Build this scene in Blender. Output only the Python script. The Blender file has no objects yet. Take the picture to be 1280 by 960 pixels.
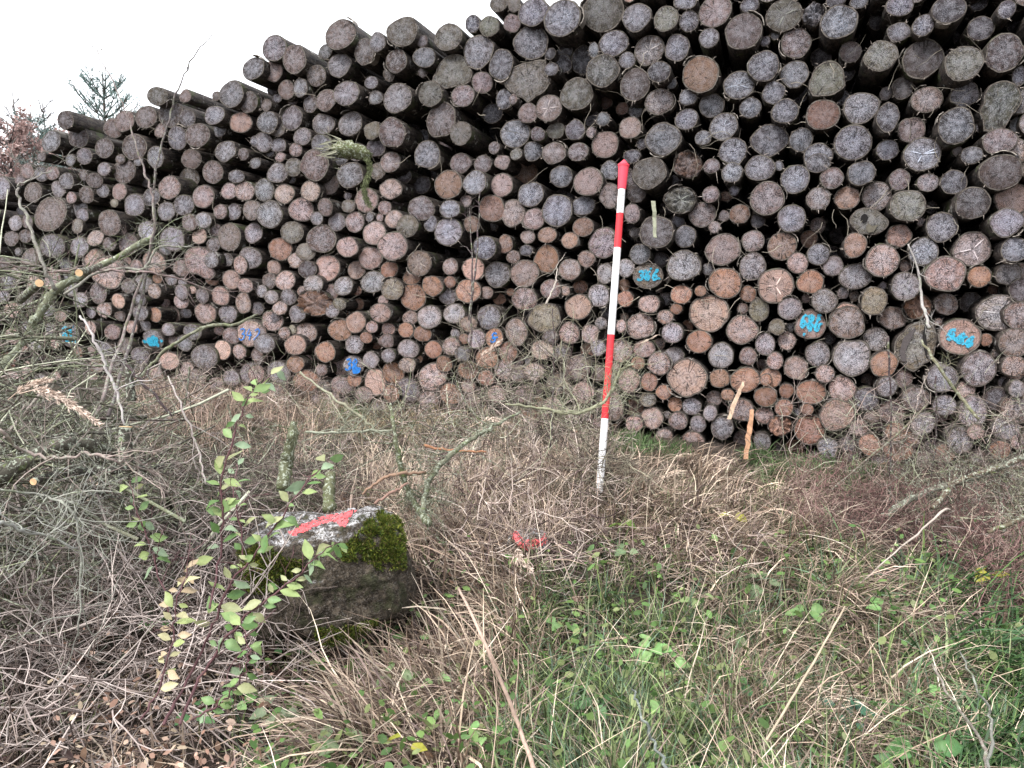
import bpy, math, random
import numpy as np
from mathutils import Vector, Matrix, noise
from mathutils.bvhtree import BVHTree

random.seed(7)
rng = np.random.default_rng(7)
S = bpy.context.scene
C = S.collection

# ------------------------------------------------------------------ camera
FPX = 950.0                       # focal length in pixels of the 1280 px wide photograph
PITCH = math.atan(95.0 / FPX)
YAW = math.atan(340.0 / FPX * math.cos(PITCH))
EYE = np.array([0.0, 0.0, 1.5])
cam_d = bpy.data.cameras.new("camera")
cam = bpy.data.objects.new("camera", cam_d)
C.objects.link(cam)
cam_d.sensor_width = 36.0
cam_d.lens = 36.0 * FPX / 1280.0
cam_d.clip_start = 0.05
cam_d.clip_end = 2000.0
cam.location = EYE
cam.rotation_euler = (math.pi / 2 - PITCH, 0.0, YAW)
S.camera = cam

# ------------------------------------------------------------------ daylight: white overcast
W = bpy.data.worlds.new("World")
S.world = W
W.use_nodes = True
wn, wl = W.node_tree.nodes, W.node_tree.links
bg = wn["Background"]
sky = wn.new("ShaderNodeTexSky")
sky.sky_type = 'NISHITA'
sky.sun_disc = False
sky.sun_elevation = math.radians(48)
sky.sun_rotation = math.radians(200)
sky.air_density = 1.0
sky.dust_density = 3.0
hs = wn.new("ShaderNodeHueSaturation")
hs.inputs['Saturation'].default_value = 0.22      # cloud cover washes the blue out
cl = wn.new("ShaderNodeMix")
cl.data_type = 'RGBA'
cl.inputs[0].default_value = 0.6
cl.inputs[7].default_value = (9.0, 9.2, 9.6, 1)   # even cloud layer
wl.new(sky.outputs[0], hs.inputs['Color'])
wl.new(hs.outputs[0], cl.inputs[6])
wl.new(cl.outputs[2], bg.inputs['Color'])
bg.inputs['Strength'].default_value = 0.10
sun_d = bpy.data.lights.new("sun", 'SUN')
sun_d.energy = 1.5
sun_d.angle = math.radians(14)
sun_d.color = (1.0, 0.97, 0.93)
sun = bpy.data.objects.new("sun", sun_d)
C.objects.link(sun)
# behind the camera and to its left, high
sun.rotation_euler = (math.radians(42), 0, math.radians(-20))
S.view_settings.view_transform = 'Standard'
S.view_settings.look = 'None'
S.view_settings.exposure = 1.72
S.view_settings.gamma = 1.0
S.render.engine = 'CYCLES'
S.cycles.max_bounces = 5
S.cycles.diffuse_bounces = 3
S.cycles.glossy_bounces = 2
S.cycles.transmission_bounces = 2
S.cycles.transparent_max_bounces = 8

# ------------------------------------------------------------------ geometry of the place
cp, sp, ca, sa = math.cos(PITCH), math.sin(PITCH), math.cos(YAW), math.sin(YAW)
FW = np.array([-sa * cp, ca * cp, -sp])
RT = np.array([ca, sa, 0.0])
UP = np.cross(RT, FW)
FH = np.array([-sa, ca, 0.0])        # level forward

def ray(px, py):
    px = np.asarray(px, float); py = np.asarray(py, float)
    return FW + ((px - 640) / FPX)[..., None] * RT + ((480 - py) / FPX)[..., None] * UP

def at(px, py, d):
    """point seen at photo pixel (px, py), d metres deep"""
    return EYE + ray(px, py) * np.asarray(d, float)[..., None]

PILE_Y, PILE_S = 7.0, 0.1            # front of the stack: y = PILE_Y - PILE_S * x
def on_pile(px, py, off=0.0):
    r = ray(px, py)
    t = (PILE_Y + off) / (r[..., 1] + PILE_S * r[..., 0])
    return EYE + r * np.asarray(t)[..., None]

def sstep(a, b, v):
    t = np.clip((v - a) / (b - a), 0, 1)
    return t * t * (3 - 2 * t)

def ground_z(x, y):
    x = np.asarray(x, float); y = np.asarray(y, float)
    d = -sa * x + ca * y
    rr = ca * x + sa * y             # to the right of the view axis
    z = 0.36 * sstep(2.6, 4.4, d)
    z = z - 0.2 * sstep(0.8, 3.0, rr) * sstep(2.6, 4.4, d)
    z = z + 0.12 * sstep(-1.5, -4.5, rr) * sstep(3.0, 6.0, d)
    z = z - 0.14 * np.exp(-((d - 3.0) ** 2 / 0.16 + (rr + 0.75) ** 2 / 0.3))
    z = z + 0.04 * np.sin(1.7 * x + 0.4) * np.sin(2.1 * y) * sstep(60, 20, np.hypot(x, y))
    z = z + 0.02 * np.sin(5.1 * x + 1.4) * np.sin(4.3 * y + x)
    z = z + (0.03 * np.sin(11 * x + 3 * y) * np.sin(9 * y - 2 * x + 1) + 0.015 * np.sin(23 * x + 1) * np.sin(21 * y + 4 * x)) * sstep(14, 8, np.hypot(x, y))
    return z

def on_ground(px, py, lift=0.0):
    r = ray(px, py)
    t = np.full(r.shape[:-1], 3.0)
    for _ in range(25):
        p = EYE + r * t[..., None]
        tn = (ground_z(p[..., 0], p[..., 1]) + lift - EYE[2]) / np.minimum(r[..., 2], -0.02)
        t = 0.5 * t + 0.5 * np.clip(tn, 1.0, 30)
    return EYE + r * t[..., None]

# ------------------------------------------------------------------ materials
def new_mat(name):
    m = bpy.data.materials.new(name)
    m.use_nodes = True
    nt = m.node_tree
    b = nt.nodes['Principled BSDF']
    b.inputs['Specular IOR Level'].default_value = 0.25
    return m, nt, b

class N:
    """tiny node helper"""
    def __init__(s, nt): s.nt = nt
    def _in(s, sock, v):
        if v is None: return
        if hasattr(v, 'is_linked') or hasattr(v, 'links'): s.nt.links.new(v, sock)
        else: sock.default_value = v
    def math(s, op, a, b=None, c=None, clamp=False):
        n = s.nt.nodes.new('ShaderNodeMath'); n.operation = op; n.use_clamp = clamp
        for i, v in enumerate((a, b, c)): s._in(n.inputs[i], v)
        return n.outputs[0]
    def vmath(s, op, a, b=None):
        n = s.nt.nodes.new('ShaderNodeVectorMath'); n.operation = op
        s._in(n.inputs[0], a)
        if b is not None: s._in(n.inputs[3 if op == 'SCALE' else 1], b)
        return n.outputs[0]
    def mix(s, f, a, b, blend='MIX'):
        n = s.nt.nodes.new('ShaderNodeMix'); n.data_type = 'RGBA'; n.blend_type = blend
        s._in(n.inputs[0], f); s._in(n.inputs[6], a); s._in(n.inputs[7], b)
        return n.outputs[2]
    def noise(s, vec, scale, detail=3, rough=0.6, dist=0.0):
        n = s.nt.nodes.new('ShaderNodeTexNoise')
        s._in(n.inputs['Vector'], vec)
        n.inputs['Scale'].default_value = scale; n.inputs['Detail'].default_value = detail
        n.inputs['Roughness'].default_value = rough; n.inputs['Distortion'].default_value = dist
        return n.outputs['Fac']
    def voro(s, vec, scale, feature='F1'):
        n = s.nt.nodes.new('ShaderNodeTexVoronoi'); n.feature = feature
        s._in(n.inputs['Vector'], vec); n.inputs['Scale'].default_value = scale
        return n.outputs['Distance']
    def ramp(s, f, a, b, lo=0.0, hi=1.0):
        n = s.nt.nodes.new('ShaderNodeMapRange'); s._in(n.inputs[0], f)
        n.inputs[1].default_value = a; n.inputs[2].default_value = b
        n.inputs[3].default_value = lo; n.inputs[4].default_value = hi
        n.interpolation_type = 'SMOOTHSTEP'
        return n.outputs[0]
    def attr(s, name):
        n = s.nt.nodes.new('ShaderNodeAttribute'); n.attribute_name = name
        return n
    def sep(s, v):
        n = s.nt.nodes.new('ShaderNodeSeparateXYZ'); s._in(n.inputs[0], v); return n.outputs
    def comb(s, x, y, z):
        n = s.nt.nodes.new('ShaderNodeCombineXYZ')
        for i, v in enumerate((x, y, z)): s._in(n.inputs[i], v)
        return n.outputs[0]
    def bump(s, h, strength, dist, b):
        n = s.nt.nodes.new('ShaderNodeBump')
        s._in(n.inputs['Height'], h); n.inputs['Strength'].default_value = strength
        n.inputs['Distance'].default_value = dist
        s.nt.links.new(n.outputs[0], b.inputs['Normal'])

def L(c):
    return (c[0], c[1], c[2], 1.0)

# sawn log end: attributes lp = local metres, sd = (radius 0..1, seed, darkening), tint
def mat_cut():
    m, nt, b = new_mat("sawn_wood"); n = N(nt)
    lp = n.attr('lp').outputs['Vector']; sd = n.sep(n.attr('sd').outputs['Vector'])
    tint = n.attr('tint').outputs['Color']
    off = n.comb(n.math('MULTIPLY', sd[1], 37.0), n.math('MULTIPLY', sd[1], 91.0), n.math('MULTIPLY', sd[1], 13.0))
    p = n.vmath('ADD', lp, off)
    rn = sd[0]
    # silvery weathered heart, browner outside
    sil = n.ramp(n.math('ADD', rn, n.math('MULTIPLY', n.math('SUBTRACT', n.noise(p, 11, 3), 0.5), 0.9)), 0.75, 0.35)
    base0 = n.mix(n.math('MULTIPLY', sil, n.math('MULTIPLY', sd[2], 0.75)), n.mix(1.0, tint, (0.82, 0.74, 0.69, 1), 'MULTIPLY'), n.mix(0.35, n.mix(1.0, tint, (1.3, 1.36, 1.45, 1), 'MULTIPLY'), (0.46, 0.47, 0.52, 1)))
    # drying checks running out from the pith
    l3 = n.sep(lp); ang = n.math('ARCTAN2', l3[2], l3[0])
    av = n.comb(n.math('MULTIPLY', n.math('COSINE', ang), 2.6), n.math('MULTIPLY', n.math('SINE', ang), 2.6), n.math('ADD', n.math('MULTIPLY', sd[1], 50.0), n.math('MULTIPLY', rn, 0.35)))
    chk = n.math('MULTIPLY', n.ramp(n.math('ABSOLUTE', n.math('SUBTRACT', n.noise(av, 1.0, 2, 0.5), 0.5)), 0.022, 0.006), n.ramp(rn, 0.12, 0.3))
    chk = n.math('MULTIPLY', chk, n.ramp(n.noise(p, 22, 2), 0.42, 0.52))
    # annual rings
    wob = n.math('MULTIPLY', n.math('SUBTRACT', n.noise(p, 14, 3), 0.5), 0.22)
    rr = n.math('ADD', rn, wob)
    ring = n.math('SINE', n.math('MULTIPLY', rr, n.math('ADD', 34.0, n.math('MULTIPLY', sd[1], 38.0))))
    ringm = n.ramp(ring, 0.1, 1.0)
    # black mould speckle, strongest inside, patchy
    sp1 = n.ramp(n.noise(p, 150, 5, 0.85), 0.47, 0.54)
    sp2 = n.ramp(n.noise(p, 260, 3, 0.8), 0.48, 0.58)
    patch = n.ramp(n.noise(p, 17, 3, 0.6), 0.30, 0.66)
    col = n.mix(n.math('MULTIPLY', n.ramp(n.noise(p, 9, 3, 0.6), 0.3, 0.75), 0.4), base0, n.mix(1.0, base0, (1.12, 0.93, 0.86, 1), 'MULTIPLY'))
    col = n.mix(n.math('MULTIPLY', ringm, 0.45), col, n.mix(1.0, col, (0.42, 0.36, 0.34, 1), 'MULTIPLY'))
    # saw marks: fine parallel streaks
    q = n.vmath('MULTIPLY', p, (28.0, 28.0, 420.0))
    saw = n.noise(q, 1.0, 3, 0.6)
    col = n.mix(n.ramp(saw, 0.55, 0.75, 0, 0.45), col, n.mix(1.0, col, (0.4, 0.36, 0.36, 1), 'MULTIPLY'))
    dk = n.math('MULTIPLY', n.math('MULTIPLY', sp1, n.math('ADD', patch, 0.45)), n.math('ADD', sd[2], 0.15), clamp=True)
    col = n.mix(dk, col, n.mix(1.0, col, (0.06, 0.06, 0.075, 1), 'MULTIPLY'))
    wh = n.math('MULTIPLY', n.math('MULTIPLY', sp2, n.ramp(n.noise(p, 26, 2), 0.4, 0.62)), n.math('MULTIPLY', sd[2], 0.8), clamp=True)
    col = n.mix(wh, col, n.mix(0.8, col, (0.60, 0.60, 0.66, 1)))
    col = n.mix(n.math('MULTIPLY', chk, 0.85), col, (0.02, 0.016, 0.015, 1))
    # pith
    col = n.mix(n.ramp(rn, 0.10, 0.02, 0, 0.6), col, (0.05, 0.035, 0.03, 1))
    # rim: pale cambium line and dark bark edge
    rim = n.math('ADD', rn, n.math('MULTIPLY', n.math('SUBTRACT', n.noise(p, 60, 3), 0.5), 0.05))
    col = n.mix(n.ramp(rim, 0.905, 0.93, 0, 0.8), col, (0.045, 0.032, 0.027, 1))
    col = n.mix(n.math('MULTIPLY', n.ramp(rim, 0.93, 0.955), n.ramp(n.noise(p, 30, 2), 0.35, 0.55)), col, (0.17, 0.15, 0.13, 1))
    nt.links.new(col, b.inputs['Base Color'])
    b.inputs['Roughness'].default_value = 0.8
    h = n.math('ADD', n.math('MULTIPLY', sp1, -0.8), n.math('ADD', n.math('MULTIPLY', saw, 0.9), n.math('MULTIPLY', ringm, -0.25)))
    n.bump(h, 0.9, 0.006, b)
    return m

def mat_bark():
    m, nt, b = new_mat("log_bark"); n = N(nt)
    lp = n.attr('lp').outputs['Vector']; sd = n.sep(n.attr('sd').outputs['Vector'])
    off = n.comb(n.math('MULTIPLY', sd[1], 37.0), n.math('MULTIPLY', sd[1], 91.0), n.math('MULTIPLY', sd[1], 13.0))
    p = n.vmath('ADD', lp, off)
    q = n.vmath('MULTIPLY', p, (1.0, 0.28, 1.0))
    f1 = n.noise(q, 28, 5, 0.65); f2 = n.noise(q, 95, 3, 0.6)
    col = n.mix(n.ramp(f1, 0.38, 0.62), (0.010, 0.008, 0.008, 1), (0.06, 0.047, 0.04, 1))
    col = n.mix(n.ramp(f2, 0.5, 0.68, 0, 0.5), col, (0.10, 0.09, 0.082, 1))
    col = n.mix(n.ramp(n.noise(p, 6, 3), 0.55, 0.7, 0, 0.65), col, (0.06, 0.075, 0.03, 1))   # algae
    col = n.mix(n.ramp(n.noise(p, 9, 4, 0.7), 0.60, 0.68, 0, 0.8), col, (0.34, 0.33, 0.31, 1))  # pale flakes
    nt.links.new(col, b.inputs['Base Color'])
    b.inputs['Roughness'].default_value = 0.75
    n.bump(n.math('ADD', f1, n.math('MULTIPLY', f2, 0.5)), 1.0, 0.02, b)
    return m

def mat_tint(name, rough=0.75, nscale=40, var=0.5, trans=0.0, lichen=0.0, bump=0.0):
    """plant matter: own colour from the 'tint' attribute, mottled"""
    m, nt, b = new_mat(name); n = N(nt)
    tc = nt.nodes.new('ShaderNodeTexCoord').outputs['Object']
    geo = nt.nodes.new('ShaderNodeNewGeometry').outputs['Position']
    t = n.attr('tint').outputs['Color']
    f = n.noise(geo, nscale, 3, 0.6)
    col = n.mix(n.ramp(f, 0.3, 0.7, 0, var), t, n.mix(1.0, t, (0.45, 0.42, 0.4, 1), 'MULTIPLY'))
    if lichen:
        col = n.mix(n.ramp(n.noise(geo, 55, 3, 0.7), 0.52, 0.60, 0, lichen), col, (0.33, 0.36, 0.29, 1))
        col = n.mix(n.ramp(n.noise(geo, 21, 3, 0.7), 0.56, 0.66, 0, lichen), col, (0.10, 0.13, 0.045, 1))
    nt.links.new(col, b.inputs['Base Color'])
    b.inputs['Roughness'].default_value = rough
    if bump: n.bump(n.noise(geo, 160, 3, 0.6), bump, 0.004, b)
    if trans:
        tr = nt.nodes.new('ShaderNodeBsdfTranslucent'); nt.links.new(col, tr.inputs['Color'])
        mx = nt.nodes.new('ShaderNodeMixShader'); mx.inputs[0].default_value = trans
        nt.links.new(b.outputs[0], mx.inputs[1]); nt.links.new(tr.outputs[0], mx.inputs[2])
        nt.links.new(mx.outputs[0], nt.nodes['Material Output'].inputs['Surface'])
    return m

def mat_plain(name, color, rough=0.6, nscale=30, var=0.3, dark=(0.4, 0.38, 0.36), bump=0.0, bscale=90):
    m, nt, b = new_mat(name); n = N(nt)
    geo = nt.nodes.new('ShaderNodeNewGeometry').outputs['Position']
    f = n.noise(geo, nscale, 4, 0.65)
    col = n.mix(n.ramp(f, 0.4, 0.7, 0, var), L(color), L([color[i] * dark[i] for i in range(3)]))
    nt.links.new(col, b.inputs['Base Color'])
    b.inputs['Roughness'].default_value = rough
    if bump: n.bump(n.noise(geo, bscale, 4, 0.6), bump, 0.006, b)
    return m

M_CUT, M_BARK = mat_cut(), mat_bark()
M_STRAW = mat_tint("dry_grass_blade", 0.6, 30, 0.45, 0.12)
M_GRASS = mat_tint("green_grass_blade", 0.5, 30, 0.35, 0.25)
M_TWIG = mat_tint("twig_bark", 0.8, 70, 0.5, 0.0, 0.45, 0.6)
M_BRANCH = mat_tint("lichened_bark", 0.85, 40, 0.5, 0.0, 0.85, 1.0)
M_FINE = mat_tint("fine_twig_bark", 0.8, 50, 0.5)
M_LEAF = mat_tint("leaf", 0.45, 60, 0.3, 0.3)
M_BLUE = mat_plain("blue_marking_paint", (0.03, 0.30, 0.43), 0.55, 160, 0.6, (0.35, 0.5, 0.7), 0.5)
M_NAVY = mat_plain("dark_blue_marking_paint", (0.015, 0.14, 0.42), 0.55, 160, 0.5, (0.4, 0.5, 0.7), 0.5)
M_PINK = mat_plain("pink_marking_paint", (0.70, 0.12, 0.13), 0.75, 90, 0.7, (0.55, 0.7, 0.7), 0.6)
M_RED = mat_plain("pole_red_paint", (0.62, 0.03, 0.04), 0.45, 80, 0.7, (0.6, 0.9, 0.9))
M_CAP = mat_plain("pole_cap_plastic", (0.66, 0.05, 0.08), 0.4, 25, 0.2, (0.8, 0.7, 0.7))
M_WHITE = mat_plain("pole_white_paint", (0.78, 0.78, 0.79), 0.45, 75, 0.5, (0.55, 0.52, 0.47))
M_INK = mat_plain("black_print", (0.04, 0.05, 0.05), 0.6, 60, 0.3)
M_REDINK = mat_plain("red_print", (0.5, 0.08, 0.1), 0.6, 60, 0.3)

def worn(m, scale, lo, hi):
    """paint that has flaked off in places: the surface below shows through"""
    nt = m.node_tree; n = N(nt)
    geo = nt.nodes.new('ShaderNodeNewGeometry').outputs['Position']
    tr = nt.nodes.new('ShaderNodeBsdfTransparent'); mx = nt.nodes.new('ShaderNodeMixShader')
    nt.links.new(n.ramp(n.noise(geo, scale, 5, 0.8), lo, hi), mx.inputs[0])
    nt.links.new(tr.outputs[0], mx.inputs[1]); nt.links.new(nt.nodes['Principled BSDF'].outputs[0], mx.inputs[2])
    nt.links.new(mx.outputs[0], nt.nodes['Material Output'].inputs['Surface'])
worn(M_BLUE, 90, 0.40, 0.50); worn(M_NAVY, 90, 0.34, 0.44); worn(M_PINK, 60, 0.36, 0.52)

# ------------------------------------------------------------------ mesh helpers
def link_mesh(name, verts, faces, mat, parent=None, tint=None, attrs=None, smooth=False, loc=None):
    """faces: list of lists, or int array (n,3)/(n,4)"""
    me = bpy.data.meshes.new(name)
    verts = np.asarray(verts, dtype=np.float32)
    if loc is not None: verts = verts - np.asarray(loc, dtype=np.float32)
    if isinstance(faces, np.ndarray):
        k = faces.shape[1]; nf = faces.shape[0]
        me.vertices.add(len(verts)); me.vertices.foreach_set('co', verts.ravel())
        me.loops.add(nf * k); me.loops.foreach_set('vertex_index', faces.ravel().astype(np.int32))
        me.polygons.add(nf)
        me.polygons.foreach_set('loop_start', np.arange(nf, dtype=np.int32) * k)
        me.polygons.foreach_set('loop_total', np.full(nf, k, dtype=np.int32))
        me.update(calc_edges=True)
    else:
        me.from_pydata(verts.tolist(), [], faces)
    if tint is not None:
        a = me.attributes.new('tint', 'FLOAT_COLOR', 'POINT')
        t = np.ones((len(verts), 4), dtype=np.float32); t[:, :3] = tint
        a.data.foreach_set('color', t.ravel())
    if attrs:
        for nm, arr in attrs.items():
            a = me.attributes.new(nm, 'FLOAT_VECTOR', 'POINT')
            a.data.foreach_set('vector', np.asarray(arr, dtype=np.float32).ravel())
    if smooth:
        me.polygons.foreach_set('use_smooth', np.ones(len(me.polygons), dtype=bool))
    me.materials.append(mat)
    o = bpy.data.objects.new(name, me)
    C.objects.link(o)
    if parent is not None:
        o.parent = parent
        if loc is not None:
            o.location = Vector(loc) - world_loc(parent)
    elif loc is not None:
        o.location = Vector(loc)
    return o

def world_loc(o):
    v = Vector(o.location)
    while o.parent is not None:
        o = o.parent; v += Vector(o.location)
    return v

def empty(name, loc):
    o = bpy.data.objects.new(name, None)
    o.empty_display_size = 0.1
    o.location = Vector(loc)
    C.objects.link(o)
    return o

def tag(o, label=None, cat=None, group=None, kind=None):
    if label: o['label'] = label
    if cat: o['category'] = cat
    if group: o['group'] = group
    if kind: o['kind'] = kind
    return o

def norm(v):
    return v / np.maximum(np.linalg.norm(v, axis=-1, keepdims=True), 1e-9)

def tubes(paths, radii, k=4):
    """paths (n,K,3), radii (n,K) -> verts, quads (n*(K-1)*k,4)"""
    n, K, _ = paths.shape
    tan = np.empty_like(paths)
    tan[:, 1:-1] = paths[:, 2:] - paths[:, :-2]
    tan[:, 0] = paths[:, 1] - paths[:, 0]; tan[:, -1] = paths[:, -1] - paths[:, -2]
    tan = norm(tan)
    ref = np.zeros((n, 1, 3)); main = tan.mean(axis=1)
    ax = np.argmin(np.abs(main), axis=1)
    ref[np.arange(n), 0, ax] = 1
    a = norm(np.cross(tan, ref)); b = np.cross(tan, a)
    th = np.arange(k) * 2 * math.pi / k
    v = paths[:, :, None, :] + radii[:, :, None, None] * (np.cos(th)[None, None, :, None] * a[:, :, None, :] + np.sin(th)[None, None, :, None] * b[:, :, None, :])
    idx = np.arange(n * K * k).reshape(n, K, k)
    i0 = idx[:, :-1, :]; i1 = idx[:, 1:, :]
    f = np.stack([i0, np.roll(i0, -1, axis=2), np.roll(i1, -1, axis=2), i1], axis=-1).reshape(-1, 4)
    return v.reshape(-1, 3), f

def ribbons(paths, widths, side):
    """paths (n,K,3), widths (n,K), side (n,3)"""
    n, K, _ = paths.shape
    s = side[:, None, :] * widths[:, :, None] * 0.5
    v = np.stack([paths - s, paths + s], axis=2)
    idx = np.arange(n * K * 2).reshape(n, K, 2)
    f = np.stack([idx[:, :-1, 0], idx[:, :-1, 1], idx[:, 1:, 1], idx[:, 1:, 0]], axis=-1).reshape(-1, 4)
    return v.reshape(-1, 3), f

class Acc:
    def __init__(s): s.v = []; s.f = []; s.t = []; s.n = 0
    def add(s, v, f, tint_per_vert):
        s.v.append(v); s.f.append(f + s.n); s.n += len(v)
        t = np.asarray(tint_per_vert, float)
        if t.ndim == 1: t = np.tile(t, (len(v), 1))
        s.t.append(t)
    def link(s, name, mat, parent=None, smooth=False, loc=None):
        return link_mesh(name, np.concatenate(s.v), np.concatenate(s.f), mat, parent, np.concatenate(s.t), smooth=smooth, loc=loc)

def spline(pts, K):
    """Catmull-Rom through pts (m,3) resampled to K"""
    pts = np.asarray(pts, float)
    m = len(pts)
    if m == 2:
        u = np.linspace(0, 1, K)[:, None]
        return pts[0] * (1 - u) + pts[1] * u
    e = np.concatenate([[2 * pts[0] - pts[1]], pts, [2 * pts[-1] - pts[-2]]])
    out = []
    for u in np.linspace(0, m - 1 - 1e-6, K):
        i = int(u); t = u - i
        p0, p1, p2, p3 = e[i], e[i + 1], e[i + 2], e[i + 3]
        out.append(0.5 * ((2 * p1) + (-p0 + p2) * t + (2 * p0 - 5 * p1 + 4 * p2 - p3) * t * t + (-p0 + 3 * p1 - 3 * p2 + p3) * t ** 3))
    return np.array(out)
# ------------------------------------------------------------------ ground
def build_ground():
    # one sheet: fine near the camera, coarse to the horizon
    ax = np.concatenate([-np.geomspace(600, 12, 14), np.linspace(-11, 6, 110), np.geomspace(7, 600, 14)])
    ay = np.concatenate([-np.geomspace(600, 4, 12), np.linspace(-3, 12, 100), np.geomspace(13, 600, 14)])
    X, Y = np.meshgrid(ax, ay)
    Z = ground_z(X, Y)
    v = np.stack([X, Y, Z], -1).reshape(-1, 3)
    nx, ny = len(ax), len(ay)
    i = np.arange(nx * ny).reshape(ny, nx)
    f = np.stack([i[:-1, :-1], i[:-1, 1:], i[1:, 1:], i[1:, :-1]], -1).reshape(-1, 4)
    m, nt, b = new_mat("soil_and_litter"); n = N(nt)
    geo = nt.nodes.new('ShaderNodeNewGeometry').outputs['Position']
    c = n.mix(n.ramp(n.noise(geo, 4, 5, 0.7), 0.35, 0.65), (0.022, 0.017, 0.013, 1), (0.06, 0.045, 0.035, 1))
    c = n.mix(n.ramp(n.noise(geo, 60, 4, 0.7), 0.5, 0.65, 0, 0.7), c, (0.10, 0.075, 0.055, 1))
    c = n.mix(n.ramp(n.noise(geo, 1.3, 3, 0.6), 0.5, 0.65, 0, 0.6), c, (0.035, 0.05, 0.018, 1))
    nt.links.new(c, b.inputs['Base Color']); b.inputs['Roughness'].default_value = 0.95
    n.bump(n.noise(geo, 50, 5, 0.7), 1.0, 0.03, b)
    o = link_mesh("ground", v, f, m, smooth=True)
    tag(o, kind='structure')
build_ground()

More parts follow.
